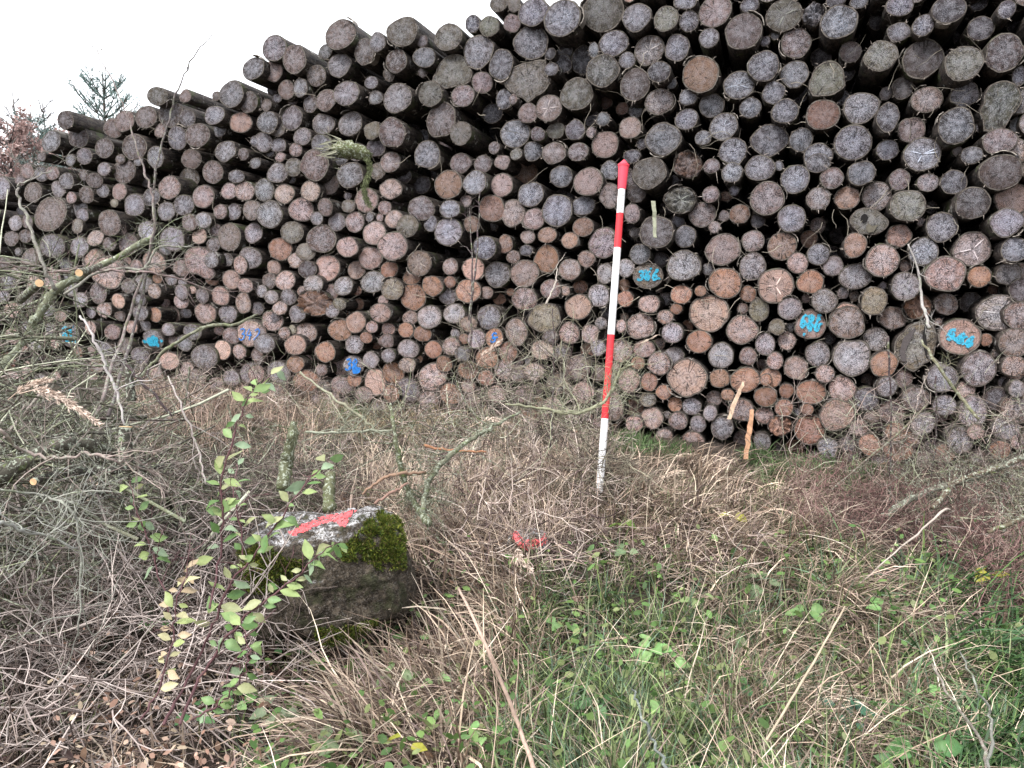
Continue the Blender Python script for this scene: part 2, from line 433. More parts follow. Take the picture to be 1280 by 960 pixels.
# ------------------------------------------------------------------ the stack of logs
# every log end: x y half-width half-height in quarter photo pixels from a tile corner, then
# colour letter s speckled grey, g grey, r pinkish grey, R rusty, P pale pink, b brown, o olive, d dark
# and flags: p juts out, k set back, c cracked star, x frayed
TILES = {
(960, 0): """80 75 92 82 oc;228 70 55 58 gx;355 108 95 85 gp;340 0 50 40 d;455 8 65 34 g;660 25 78 55 s;548 105 45 45 dk;655 158 58 50 g;778 125 58 52 g;
905 45 92 70 dp;1055 15 48 38 dk;1195 45 48 48 gp;1260 20 42 40 r;1065 140 72 62 d;1240 130 50 44 dk;140 215 77 77 r;265 285 55 50 dk;132 370 73 70 s;
295 392 92 88 o;398 358 38 45 dk;565 278 88 76 op;775 293 110 98 b;980 315 103 88 op;1182 262 100 95 bp;1255 380 35 50 g;28 462 58 58 g;
158 472 48 46 gk;85 555 70 62 s;370 490 44 40 dk;275 572 88 78 R;465 538 92 78 s;600 585 58 75 gp;795 497 82 66 r;985 470 75 64 g;1165 500 108 100 o;
718 648 72 65 r;942 628 98 92 gp;165 698 60 58 g;425 712 97 90 s;598 748 58 52 s;772 770 100 85 sc;1160 705 100 65 r;1190 800 105 50 d;1020 775 60 45 g;250 775 75 60 g""",
(640, 0): """10 20 30 40 o;105 60 75 70 g;250 90 95 90 gp;452 55 105 102 o;622 85 72 72 gp;770 92 62 66 o;885 105 48 52 g;868 0 70 48 g;1015 55 85 80 r;
1188 25 48 38 g;1158 155 95 92 bp;95 212 80 85 g;508 215 72 65 s;985 188 50 50 gp;685 250 76 76 rc;825 238 62 70 gc;262 260 55 35 dk;350 300 50 75 dk;
408 250 25 40 g;575 300 40 42 g;452 352 82 82 op;75 405 112 100 o;248 320 50 50 dk;195 345 35 35 g;735 358 58 55 dp;615 422 75 82 b;942 370 95 92 Rp;
1135 425 78 75 sc;1258 330 78 80 g;322 470 82 80 o;472 510 30 35 Rk;550 542 32 34 Rk;5 495 20 26 r;80 565 50 50 r;182 540 62 70 rc;735 508 72 65 r;
880 485 45 42 g;998 528 62 60 g;1192 538 55 52 s;455 595 35 35 g;395 590 40 40 dk;590 638 57 56 P;872 595 58 54 g;1058 632 72 70 sc;15 668 72 72 s;
128 670 35 34 r;218 652 42 43 o;315 650 50 50 g;395 660 26 28 r;755 695 88 82 s;465 722 67 68 P;955 688 42 38 g;1105 755 70 70 s;1288 700 95 80 g;
105 755 48 50 g;208 765 60 56 r;330 758 55 46 r;600 780 50 35 d;20 770 30 30 o""",
(320, 0): """1215 15 60 42 o;1082 118 35 45 g;1165 130 48 52 o;1280 115 42 45 r;960 185 68 68 op;730 158 72 75 op;605 210 38 50 gp;830 205 28 30 b;
420 172 72 82 bp;345 258 36 38 g;542 258 50 68 b;415 325 55 62 gc;90 240 58 68 gp;190 295 58 72 bp;-15 342 50 60 gp;85 355 46 52 r;150 448 38 48 r;
220 438 38 48 g;300 378 45 55 bc;700 305 52 60 bp;665 368 28 38 b;760 260 30 30 bk;840 285 50 52 gp;1110 258 78 84 g;980 352 98 88 o;1225 322 62 78 g;
1130 412 48 55 r;575 412 32 32 g;450 465 60 65 gp;597 487 35 35 g;705 490 75 75 gcp;870 468 60 62 op;1033 478 55 55 r;1240 495 40 52 g;270 518 38 46 b;
348 500 48 58 b;50 525 40 30 b;55 610 58 55 gp;178 590 55 62 g;335 620 50 52 g;110 650 35 35 o;470 618 62 62 g;580 652 42 45 o;678 662 62 78 bp;
925 600 72 88 bp;1022 665 50 58 o;830 682 32 35 dk;230 682 45 45 g;35 710 40 50 s;110 725 34 36 g;325 718 46 50 g;197 748 33 35 r;945 740 37 42 rk;
1190 738 28 32 r;855 772 62 70 s;120 785 35 25 r;5 505 22 35 d""",
(0, 0): """325 600 35 48 bp;785 480 42 48 op;925 480 25 35 bp;1155 470 58 68 gp;1240 510 48 55 b;1080 480 18 25 b;620 605 52 58 b;565 640 40 50 b;
728 585 55 58 b;850 570 55 65 b;935 590 35 45 g;800 652 32 38 r;885 690 46 62 s;1070 575 50 50 gp;1202 612 48 52 P;985 675 55 62 bp;1095 650 30 36 g;
520 740 45 50 b;670 735 75 65 b;775 785 50 55 g;1125 755 70 55 g;420 780 45 42 g;205 785 30 24 b;1272 705 20 28 g;600 795 30 25 b;1215 770 30 30 b;350 800 30 30 g""",
(960, 200): """135 95 72 75 s;250 15 75 48 g;320 90 60 55 r;468 65 70 62 gp;658 98 55 55 r;800 112 58 45 r;930 110 70 62 g;1165 60 112 92 bp;-4 192 88 84 r;
252 192 62 58 r;395 190 66 58 R;545 180 78 72 r;700 228 95 80 op;818 238 32 32 bk;1025 215 95 80 bp;1195 312 88 72 sp;118 292 73 70 g;500 310 115 70 op;
870 335 85 75 s;655 378 65 58 R;70 430 76 70 R;205 395 45 45 Rk;435 425 62 62 Rp;778 458 76 72 s;1022 445 100 88 rc;1235 448 72 64 gp;252 472 58 54 s;
572 502 88 84 rp;148 515 55 52 r;325 530 55 50 g;438 582 82 68 g;888 570 105 92 rp;212 610 70 60 R;38 630 92 90 Pc;688 632 75 72 sp;1058 582 64 56 R;
1205 570 68 58 g;1130 645 35 28 Rk;282 705 68 60 g;110 742 62 58 g;530 705 68 72 o;890 720 62 56 b;1015 712 58 52 dk;750 735 75 65 Rx;395 790 90 75 P;
625 790 72 56 r;1165 765 130 92 sc;1265 650 62 58 d""",
(640, 200): """1240 40 78 65 g;68 60 62 60 Rk;245 82 54 54 s;380 108 72 74 P;488 52 50 48 g;590 100 25 60 rk;685 65 85 80 op;880 25 72 70 Rx;998 30 42 38 r;
1100 62 54 50 sp;620 165 48 48 bk;92 172 66 62 s;490 178 50 62 r;840 200 80 70 ocx;993 172 44 42 r;1068 182 32 25 Rk;1138 270 52 50 R;225 252 78 82 s;
355 228 58 50 g;3 265 62 68 r;108 295 52 56 rc;600 268 40 50 r;950 272 68 65 r;722 360 84 82 bp;865 382 55 56 g;355 335 52 48 R;175 375 43 42 R;
288 402 43 42 R;78 385 36 34 r;455 415 72 80 r;1012 335 30 30 r;1055 448 88 80 P;1205 405 58 54 r;0 415 24 35 Rk;70 452 35 28 g;640 470 52 52 g;
570 540 42 48 s;172 495 65 68 R;372 495 42 42 r;62 568 70 70 r;287 548 55 55 r;465 568 42 52 s;680 578 74 65 o;858 528 82 80 s;1202 532 70 68 s;
1065 615 85 78 R;192 645 50 50 r;340 635 40 35 Rk;560 625 30 32 Rk;62 695 62 58 r;432 678 56 58 s;330 735 68 65 P;845 672 55 48 R;942 655 30 28 R;
1180 670 42 42 R;685 720 58 45 r;985 767 105 92 P;820 745 32 26 R;765 785 42 36 r;162 790 80 75 o;470 755 30 40 dk;1235 750 50 62 o;740 500 45 40 dk""",
(320, 200): """105 65 46 52 g;185 35 38 48 o;290 25 72 76 b;40 150 44 58 s;140 168 46 50 r;270 155 44 52 r;468 75 62 65 g;605 55 38 42 o;670 10 52 52 r;740 80 36 38 dk;
672 145 52 50 r;828 125 48 44 dk;960 122 72 72 R;1022 15 50 50 r;1133 20 42 45 r;1230 10 42 36 r;1092 112 60 62 sp;1228 125 55 60 P;550 200 62 60 r;
225 248 55 60 r;65 272 62 68 sp;345 235 36 45 bp;460 230 32 32 o;642 238 32 36 r;710 212 35 28 bk;825 242 60 60 r;968 245 55 46 sp;1048 205 30 32 r;
1178 242 62 68 R;302 292 32 34 g;403 310 40 46 g;492 310 50 52 r;567 285 22 24 g;618 288 18 22 r;688 295 42 46 r;755 330 50 58 op;872 318 35 40 g;
590 365 55 60 r;960 358 65 72 sp;1078 320 38 42 R;178 362 50 55 o;325 395 70 70 b;120 445 52 58 R;248 458 42 44 o;455 435 55 52 rp;682 430 70 72 rp;
570 490 55 58 r;1142 438 55 60 sp;1245 420 35 48 R;205 500 45 42 r;355 540 62 68 r;500 550 46 46 r;815 515 58 65 bcp;665 548 48 42 R;970 532 38 44 r;
1085 545 55 58 P;1205 572 62 65 g;255 548 50 45 d;65 605 35 40 b;145 603 55 50 rc;285 620 44 45 g;435 630 50 48 sc;585 610 58 55 g;680 645 55 55 oc;
780 585 42 42 R;880 630 55 50 R;968 610 30 30 R;1060 655 62 60 R;25 655 28 32 g;75 685 38 35 g;160 685 45 40 g;235 660 30 30 r;375 660 35 40 r;
785 685 62 68 R;958 682 42 42 s;295 715 70 65 Rx;118 740 38 36 r;205 768 46 44 g;90 785 60 30 d;510 720 28 30 Rk;415 720 35 30 o;380 755 38 35 g;
620 765 55 48 rp;770 790 35 40 r;865 785 60 58 s;990 768 52 50 s;1163 788 65 62 g;1215 695 50 30 Rk;635 700 30 25 r""",
(0, 200): """10 140 30 60 gp;135 55 35 40 r;100 100 25 30 b;260 65 30 35 r;205 70 28 38 g;290 145 38 42 g;330 105 40 42 g;163 162 48 52 b;250 270 78 88 bp;
415 75 30 28 b;470 102 32 38 b;518 45 32 35 g;355 188 28 30 r;430 175 38 42 b;620 55 55 62 b;595 158 40 45 P;570 215 22 22 o;670 225 45 58 s;725 100 25 35 dk;
690 5 45 25 g;845 138 54 60 r;955 -5 55 50 b;945 92 52 52 ok;1062 60 55 56 r;1180 82 34 34 sp;1015 182 58 58 r;1145 155 38 42 r;1222 155 42 48 r;755 185 48 45 d;
830 255 42 48 g;917 225 45 52 g;1100 258 30 38 rc;1168 258 38 42 g;1258 250 50 50 b;1275 15 26 28 g;75 315 35 40 g;135 310 25 35 b;55 392 35 40 b;
125 380 35 35 b;400 245 35 45 g;410 275 28 35 g;385 330 32 38 o;545 315 48 66 bp;260 430 58 60 gcp;395 435 42 52 g;475 390 42 42 r;545 420 45 35 b;
730 350 45 48 s;945 312 38 44 r;1015 300 35 40 sp;1075 348 25 32 b;1145 385 50 70 bp;995 380 35 42 P;1065 425 32 38 b;860 395 60 62 sp;825 440 35 35 g;
640 420 42 55 b;150 500 50 60 b;325 520 52 35 g;475 500 65 58 r;770 510 62 58 r;1000 515 65 78 r;1055 500 35 42 gp;1250 490 48 55 g;1200 525 35 48 r;
905 540 40 42 r;680 530 40 32 r;540 560 70 75 r;855 600 30 28 g;910 615 32 28 g;1155 598 44 50 r;1225 628 32 38 rp;1265 365 42 52 s;260 600 45 50 r;
40 610 35 45 g;640 630 40 38 b;710 620 50 45 g;770 655 32 38 rp;905 660 42 40 s;905 705 40 40 r;1010 680 32 38 gp;960 650 30 20 P;1100 680 45 48 r;
1215 715 38 55 r;490 665 50 55 b;590 705 30 38 Pp;700 700 30 30 g;1025 765 58 55 r;1137 770 50 45 g;700 765 35 38 g;300 780 40 30 r;400 700 40 40 g;
230 745 40 40 g;120 700 45 45 g;60 750 45 45 r;350 640 40 40 g;520 750 40 38 r;170 610 40 38 r;20 520 45 40 b;1060 590 50 40 Rk;330 600 36 36 g;80 560 40 36 r;600 780 30 26 b;15 680 30 36 g""",
(640, 400): """20 60 55 70 r;390 70 45 50 r;430 140 38 42 s;375 155 35 45 Rk;545 155 58 60 r;545 30 25 35 r;800 65 56 52 s;875 35 30 35 Rk;935 108 65 58 R;
1045 178 62 68 s;1180 182 45 45 r;1265 120 50 58 s;660 145 54 44 r;628 215 35 34 R;735 218 58 60 r;808 180 52 45 g;328 238 60 62 b;585 305 55 60 r;
685 310 42 48 R;758 362 40 38 R;815 422 36 40 R;875 290 102 95 P;1038 292 52 48 R;1165 300 75 65 R;1292 290 56 52 R;678 398 42 38 o;605 440 55 45 Rk;
898 432 50 44 s;1078 375 35 30 R;1268 385 58 52 R;1145 450 65 58 r;1262 478 48 44 r;990 465 36 40 gp;700 490 58 55 r;830 505 48 45 r;930 520 42 42 g;
1050 540 58 58 g;905 610 60 55 r;1155 600 50 50 bk;1000 650 50 35 R;1090 690 60 45 r;355 365 60 55 r;500 430 58 80 r;450 400 50 60 b;230 320 60 50 o;
370 550 35 35 R;610 520 45 40 r;1250 610 45 45 g;150 150 70 50 r;190 85 40 35 b;110 480 45 30 R;60 370 50 44 r;642 30 70 66 r;765 0 35 20 R;1150 50 80 72 r;
110 260 50 46 r;40 480 40 40 R;300 470 44 40 r;250 160 40 40 b;30 270 44 40 b;440 520 40 36 r;760 580 44 36 r;520 600 46 30 r;200 420 44 36 r""",
(960, 400): """45 35 42 40 o;212 25 78 75 r;395 15 92 82 r;538 95 62 60 s;35 205 42 45 r;250 172 65 64 s;140 240 62 60 r;420 188 98 94 s;285 270 50 46 r;
580 220 72 68 R;735 140 100 118 o;960 85 112 92 P;1235 115 85 75 b;905 200 55 40 bk;870 290 82 72 g;1055 245 95 88 g;1240 240 62 62 rc;595 335 55 50 sp;
370 345 70 68 r;215 362 78 62 R;92 355 38 38 R;740 395 75 62 bp;495 395 65 60 d;80 440 48 45 R;195 448 35 30 R;345 475 90 80 P;620 455 68 62 r;
883 428 62 55 s;1025 460 75 85 g;1140 395 65 60 d;1245 345 45 45 g;60 530 62 55 Rx;208 548 80 78 R;455 540 48 42 r;510 625 62 55 R;640 560 60 50 R;
775 520 62 60 s;885 510 40 40 Rk;650 650 80 60 R;300 640 55 50 s;130 650 55 55 Rk;960 600 75 70 g;1190 540 80 60 g;560 730 60 50 g;880 670 60 50 R;
1160 650 60 50 R;520 485 45 30 b;720 590 40 35 R;780 700 50 40 b;1040 560 46 40 r;990 350 50 46 r;1240 430 46 44 b;400 620 44 40 d;1260 610 50 44 r;
-10 300 30 30 R;240 700 44 36 b;420 700 44 36 b;1050 690 50 40 b""",
(320, 400): """80 5 50 52 r;5 180 28 42 r;40 118 45 48 sp;140 65 28 30 r;250 62 48 50 r;180 48 22 24 o;195 125 48 52 P;420 50 52 55 R;497 12 52 52 P;578 35 30 30 r;
550 88 28 30 R;490 122 45 45 s;660 45 38 32 r;748 50 38 38 R;832 68 50 42 R;650 105 38 35 b;760 145 50 48 s;885 148 45 45 R;975 132 45 45 r;
1100 95 42 50 s;1060 20 42 40 r;1040 95 28 28 R;1190 90 45 50 R;1290 55 30 50 r;1030 170 40 38 gp;660 178 40 35 gp;345 160 50 54 R;572 200 40 42 g;
420 225 50 56 rk;485 228 50 50 g;195 220 45 45 R;110 260 60 55 s;325 250 28 30 r;685 265 52 55 R;755 225 40 38 r;595 310 50 72 P;882 285 65 70 r;
940 220 40 42 R;1155 190 55 55 R;1060 250 52 48 R;250 305 55 56 R;425 330 50 50 r;490 300 40 35 R;540 375 40 42 r;675 368 40 45 R;760 350 55 62 s;
970 370 58 56 R;1060 330 38 34 r;295 398 25 28 s;258 452 45 42 r;615 440 48 42 b;860 400 50 45 r;1080 405 40 35 r;1245 250 55 50 r;1150 290 45 40 R;
1200 370 50 45 r;900 510 60 50 R;990 480 40 35 R;1190 560 50 40 R;110 470 45 40 R;160 570 40 40 r;1260 160 45 55 R;0 270 36 46 r;100 360 44 44 r;
340 330 30 30 b;600 115 34 34 Rk;380 395 40 36 r;430 430 40 36 b;700 450 44 36 b;810 470 40 36 r;520 480 40 36 b;1130 470 44 36 r;30 60 20 30 b;340 470 40 36 b;30 380 40 36 R;1280 470 40 36 b""",
(0, 400): """345 75 55 58 g;765 95 52 48 gp;250 45 35 30 g;840 48 32 34 gp;655 35 42 35 r;960 60 45 42 gp;920 115 38 42 gp;865 105 30 30 b;1155 80 45 42 r;
1020 185 58 62 gp;1110 150 40 50 P;1195 158 38 38 r;845 205 42 45 Pp;930 245 42 38 r;1050 215 50 44 g;985 285 45 40 r;1155 290 50 42 g;1255 265 55 55 g;
385 160 45 30 R;900 330 60 50 r;700 180 45 45 g;1080 320 40 35 r;1250 65 68 68 r;560 60 40 40 r;450 40 40 36 r;620 130 44 40 b;520 150 40 40 g;140 40 44 40 g;
60 80 44 40 r;180 120 40 36 g;480 230 40 36 r;620 260 44 36 b;780 270 44 36 r;820 320 40 36 b;1000 350 44 36 r;1200 370 44 36 R;300 210 40 30 b""",
}
TINTS = {'s': (.46, .44, .47), 'g': (.36, .34, .36), 'r': (.55, .42, .385), 'R': (.50, .31, .225), 'P': (.66, .50, .44),
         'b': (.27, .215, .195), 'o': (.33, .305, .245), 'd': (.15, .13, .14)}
MOULD = {'s': 1.0, 'g': .9, 'r': .75, 'R': .45, 'P': .4, 'b': .65, 'o': .55, 'd': .7}
WORD = {'s': 'speckled grey', 'g': 'grey', 'r': 'pinkish grey', 'R': 'rusty orange', 'P': 'pale pink', 'b': 'brown', 'o': 'olive grey', 'd': 'dark shaded'}

LOGS = []
for (ox, oy), txt in TILES.items():
    for row in txt.replace('\n', '').split(';'):
        a = row.split()
        if len(a) < 4: continue
        x, y, rx, ry = ox + float(a[0]) / 4, oy + float(a[1]) / 4, float(a[2]) / 4, float(a[3]) / 4
        fl = a[4] if len(a) > 4 else 'g'
        LOGS.append(dict(x=x, y=y, rx=rx, ry=ry, c=fl[0], fl=fl[1:]))

# narrow log ends in the chinks between the charted ones
_fx = np.array([l['x'] for l in LOGS]); _fy = np.array([l['y'] for l in LOGS]); _fr = np.array([(l['rx'] + l['ry']) / 2 for l in LOGS])
def skyline(x):
    k = np.abs(_fx - x) < 30
    return (_fy - _fr)[k].min() if k.any() else 0
def footline(x):
    return np.interp(x, [0, 330, 560, 700, 900, 1100, 1280], [480, 500, 515, 530, 562, 585, 600])
extra = []
for lim in (9.0, 7.0, 5.2, 4.2):
    for _ in range(2600):
        x, y = rng.uniform(0, 1280), rng.uniform(0, 600)
        if y > footline(x) or y < skyline(x) + 26: continue
        if y < 330 and rng.random() < (.85 if x > 480 else .6): continue        # upper layers have open black gaps
        fr = (np.hypot(_fx - x, _fy - y) - _fr).min()
        if fr > lim:
            r_ = min(fr, 13) * 1.08
            c_ = rng.choice(list('rrbRg')) if y > 300 else rng.choice(list('gbdrg'))
            extra.append(dict(x=x, y=y, rx=r_, ry=r_, c=c_, fl='k' if rng.random() < .3 else 'h'))
            _fx = np.append(_fx, x); _fy = np.append(_fy, y); _fr = np.append(_fr, r_)
LOGS += extra
def find_log(x, y):
    return min(LOGS, key=lambda l: (l['x'] - x) ** 2 + (l['y'] - y) ** 2)

# outlines of the odd-shaped ends, in photo pixels around their centre
OUTLINES = {
    (658, 101): [(-28, 0), (-26, -12), (-12, -20), (2, -23), (24, -24), (20, -12), (28, 0), (22, 12), (8, 20), (2, 28), (-6, 20), (-20, 12)],
    (565, 88): [(-25, 14), (-20, 0), (-14, -14), (0, -22), (13, -17), (20, -4), (25, 8), (22, 18), (6, 21), (-12, 22), (-22, 20)],
    (1251, 125): [(-27, 12), (-20, 2), (-23, -6), (-10, -22), (6, -23), (22, -12), (27, 4), (14, 20), (8, 35), (-24, 35), (-20, 22)],
    (1031, 97): [(-23, 8), (-20, -4), (-8, -20), (8, -22), (18, -12), (22, 4), (24, 12), (16, 17), (-4, 22), (-18, 20)],
    (1085, 277): [(-28, -2), (-24, -10), (-10, -18), (6, -16), (22, -8), (33, 2), (26, 10), (10, 16), (-4, 14), (-10, 17), (-16, 10), (-25, 4)],
    (1144, 435): [(-27, 6), (-26, -8), (-14, -22), (4, -32), (18, -34), (25, -22), (26, 0), (23, 14), (12, 20), (0, 30), (-14, 22)],
    (250, 329): [(-16, -4), (-13, -16), (-2, -21), (9, -16), (12, -4), (13, 8), (15, 16), (6, 21), (-2, 14), (-10, 12)],
    (135, 340): [(-16, -16), (-4, -20), (12, -16), (19, -2), (16, 10), (12, 20), (-8, 16), (-20, 6)],
}
SPECIAL = {}
for (x, y), o in OUTLINES.items():
    l = find_log(x, y); l['outline'] = o

SEG = 28
def log_mesh(l):
    """vertices of one log: sawn face and bark, plus its anchor"""
    fl = l['fl']
    off = rng.normal(0, 0.03)
    if 'p' in fl: off = -rng.uniform(0.05, 0.15)
    if 'k' in fl: off = rng.uniform(0.2, 0.36)
    if 'h' in fl: off = rng.uniform(0.04, 0.14)
    c = on_pile(l['x'], l['y'], off)
    cx = on_pile(l['x'] + l['rx'], l['y'], off); cz = on_pile(l['x'], l['y'] - l['ry'], off)
    wx = abs(cx[0] - c[0]); wz = abs(cz[2] - c[2])
    if 'world' in l:
        c = np.array(l['world'][:3]); wx = wz = l['world'][3]
    if wx > 1.25 * wz: wx = 1.25 * wz
    th = np.arange(SEG) * 2 * math.pi / SEG
    seed = rng.random()
    if 'outline' in l:
        o = np.array(l['outline'], float); o[:, 1] *= -1
        an = np.arctan2(o[:, 1] / l['ry'], o[:, 0] / l['rx']); rd = np.hypot(o[:, 0] / l['rx'], o[:, 1] / l['ry'])
        k = np.argsort(an); an = an[k]; rd = rd[k]
        rr = np.interp(th, np.concatenate([an - 2 * math.pi, an, an + 2 * math.pi]), np.tile(rd, 3))
    else:
        rr = np.ones(SEG)
        for h, amp in ((2, .022), (3, .02), (4, .018), (5, .012), (7, .008)):
            rr += rng.normal(0, amp) * np.cos(h * th + rng.uniform(0, 6.28))
    rr += rng.normal(0, 0.009, SEG)
    tx, tz = rng.normal(0, 0.09), rng.normal(0, 0.08)           # the saw was not square to the axis
    if 'x' in fl: tx *= 2
    cosT, sinT = np.cos(th), np.sin(th)
    V, LPs, RN = [], [], []
    radii = [0.0, 0.3, 0.6, 0.82, 0.94, 1.0]
    jag = 0.02 if 'x' in fl else 0.0
    for q in radii:
        cnt = 1 if q == 0 else SEG
        r_ = q * rr[:cnt]
        x_ = wx * r_ * cosT[:cnt]; z_ = wz * r_ * sinT[:cnt]
        y_ = tx * x_ + tz * z_ + 0.006 * (q ** 3) + rng.normal(0, 0.0015 + jag, cnt) * (0.3 + q)
        V.append(np.stack([x_, y_, z_], -1)); LPs.append(np.stack([x_, np.zeros(cnt), z_], -1)); RN.append(np.full(cnt, q))
    Vf = np.concatenate(V)
    face = [[0, 1 + (i + 1) % SEG, 1 + i] for i in range(SEG)]
    for j in range(4):
        a = 1 + j * SEG
        for i in range(SEG):
            face.append([a + i, a + (i + 1) % SEG, a + SEG + (i + 1) % SEG, a + SEG + i])
    lpf = np.concatenate(LPs); rnf = np.concatenate(RN)
    # bark tube
    ln = 4.2 if 'short' not in fl else 2.0
    dirx, dirz = rng.normal(0, 0.012), rng.normal(0, 0.010)
    ys = [0.0, 0.012, 0.12, 0.5, 1.4, ln]
    taper = rng.uniform(-0.04, 0.03)
    VB = []; LB = []
    edge = Vf[-SEG:]
    for k, yy in enumerate(ys):
        g = (1.005, 1.035, 1.03, 1.02, 1.0, 0.97)[k] + taper * yy / 2
        nz = rng.normal(0, 0.012 if k else 0.003, SEG)
        x_ = edge[:, 0] * (g + nz) + dirx * yy; z_ = edge[:, 2] * (g + nz) + dirz * yy
        y_ = edge[:, 1] + yy + (rng.uniform(-.004, .010, SEG) if k == 1 else 0)
        VB.append(np.stack([x_, y_, z_], -1)); LB.append(np.stack([edge[:, 0], np.full(SEG, yy), edge[:, 2]], -1))
    Vb = np.concatenate(VB); lb = np.concatenate(LB)
    bf = []
    for j in range(len(ys) - 1):
        a = j * SEG
        for i in range(SEG):
            bf.append([a + i, a + (i + 1) % SEG, a + SEG + (i + 1) % SEG, a + SEG + i])
    bf.append([len(Vb) - SEG + i for i in range(SEG)])
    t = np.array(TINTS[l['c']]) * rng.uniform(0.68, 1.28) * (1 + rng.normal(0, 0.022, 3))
    if 'world' not in l and l['y'] < 320: t = t * (np.array([.64, .71, .80]) if l['x'] > 520 else np.array([.76, .79, .83])) * (.9 if l['y'] < 230 else 1.15)   # upper layers darker and bluer, more so to the right
    m = min(1.0, MOULD[l['c']] * rng.uniform(0.7, 1.25))
    l.update(c3=c, wx=wx, wz=wz, seed=seed, tx=tx, tz=tz, off=off)
    sdf = np.stack([rnf, np.full(len(rnf), seed), np.full(len(rnf), m)], -1)
    sdb = np.stack([np.ones(len(lb)), np.full(len(lb), seed), np.full(len(lb), m)], -1)
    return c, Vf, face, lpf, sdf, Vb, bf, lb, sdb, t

def crack_mesh(l):
    """radial drying cracks: thin pale wedges of torn wood standing on the sawn face"""
    k = rng.integers(3, 6); a0 = rng.uniform(0, 6.28)
    v, f = [], []
    for i in range(k):
        a = a0 + i * 6.283 / k + rng.normal(0, 0.3)
        L_ = rng.uniform(0.5, 0.88); w = rng.uniform(0.012, 0.04)
        ca_, sa_ = math.cos(a), math.sin(a)
        pts = [(0.03, 0), (0.3 * L_, w), (0.7 * L_, w * 1.3), (L_, w * .2), (0.65 * L_, -w * .7), (0.3 * L_, -w * .8)]
        b = len(v)
        for r, s in pts:
            x = (r * ca_ - s * sa_) * l['wx']; z = (r * sa_ + s * ca_) * l['wz']
            v.append((x, l['tx'] * x + l['tz'] * z - 0.006, z))
        f.append([b, b + 5, b + 4, b + 3, b + 2, b + 1])
    return v, f

order = sorted(range(len(LOGS)), key=lambda i: -LOGS[i]['rx'] * LOGS[i]['ry'] * (0.75 if 'k' in LOGS[i]['fl'] else 1))
MUST = [find_log(*q) for q in ((86, 419), (191, 424), (313, 416), (441, 457), (618, 422), (810, 345), (1013, 406), (1200, 421), (80, 150), (860, 207))]
big = []
for i in order:
    if LOGS[i] in MUST: big.append(i)
for i in order:
    if len(big) >= 300: break
    if i not in big: big.append(i)
bigset = set(big)

# --- wording that singles each log out
LANDMARKS = {
    (313, 416): "pinkish grey log end with the blue painted number 342",
    (441, 457): "log end with 38 and a smudge in blue paint near the bottom",
    (1200, 421): "large pale log end with the bright blue painted number 566",
    (1013, 406): "round log end with a smeared turquoise number, above a ringed grey log",
    (810, 345): "olive log end with a turquoise number, right beside the red and white pole",
    (618, 422): "rusty log end with a dark blue S stroke behind a dry grass plume",
    (86, 419): "log end mostly daubed with blue paint behind the brush at the far left",
    (191, 424): "small log end half covered with blue paint, right of the brush heap",
    (1085, 277): "flattened knotty olive log end with a black hollow in it",
    (1252, 391): "large pale log end with a white star crack at the right edge",
    (1144, 435): "teardrop shaped cleft log end left of the log painted 566",
    (1251, 125): "lobed olive grey log end flared at its foot, near the right edge",
    (658, 101): "big flared olive log end with torn edges near the top of stack",
    (565, 88): "pear shaped olive log end flaring at the bottom, near the skyline",
    (980, 19): "large log end with a white cross crack at the top edge",
    (62, 267): "big brown log end with mossy bark showing, at the left of stack",
    (135, 340): "large lopsided reddish log end behind the lichened branch on the left",
    (80, 150): "single mossy brown log jutting out leftward against the sky",
    (811, 216): "log with yellow green mossy bark just right of the pole's red cap",
    (860, 207): "torn rusty log end with splintered edges, right of the pole cap",
}
SHORT = {
    (313, 416): "the log painted 342", (441, 457): "the log painted 38", (1200, 421): "the log painted 566", (1013, 406): "the smeared turquoise number",
    (810, 345): "the number beside the pole", (191, 424): "the small blue-daubed log", (1085, 277): "the hollow knotty log",
    (1144, 435): "the teardrop log", (1251, 125): "the lobed olive log", (658, 101): "the big flared log", (565, 88): "the pear-shaped log",
    (980, 19): "the cross-cracked top log", (62, 267): "the big mossy-barked log", (135, 340): "the lopsided left log", (80, 150): "the jutting left log",
    (860, 207): "the torn log by the pole",
}
NUM = ['no', 'one', 'two', 'three', 'four', 'five', 'six', 'seven', 'eight', 'nine', 'ten', 'eleven', 'twelve']
used_labels = set()
marks = {}
for k, txt in LANDMARKS.items():
    l = find_log(*k); l['label'] = txt; marks[id(l)] = k; used_labels.add(txt)
SIZES = [(24, 'huge'), (20, 'large'), (16, 'mid-sized'), (0, 'small')]
def label_for(l):
    t = _label_for(l)
    if len(t.split()) > 16: t = t.replace(' log, ', ', ', 1).replace('cracked ', '').replace('frayed ', '')
    if len(t.split()) > 16: print('LONG', t)
    return t
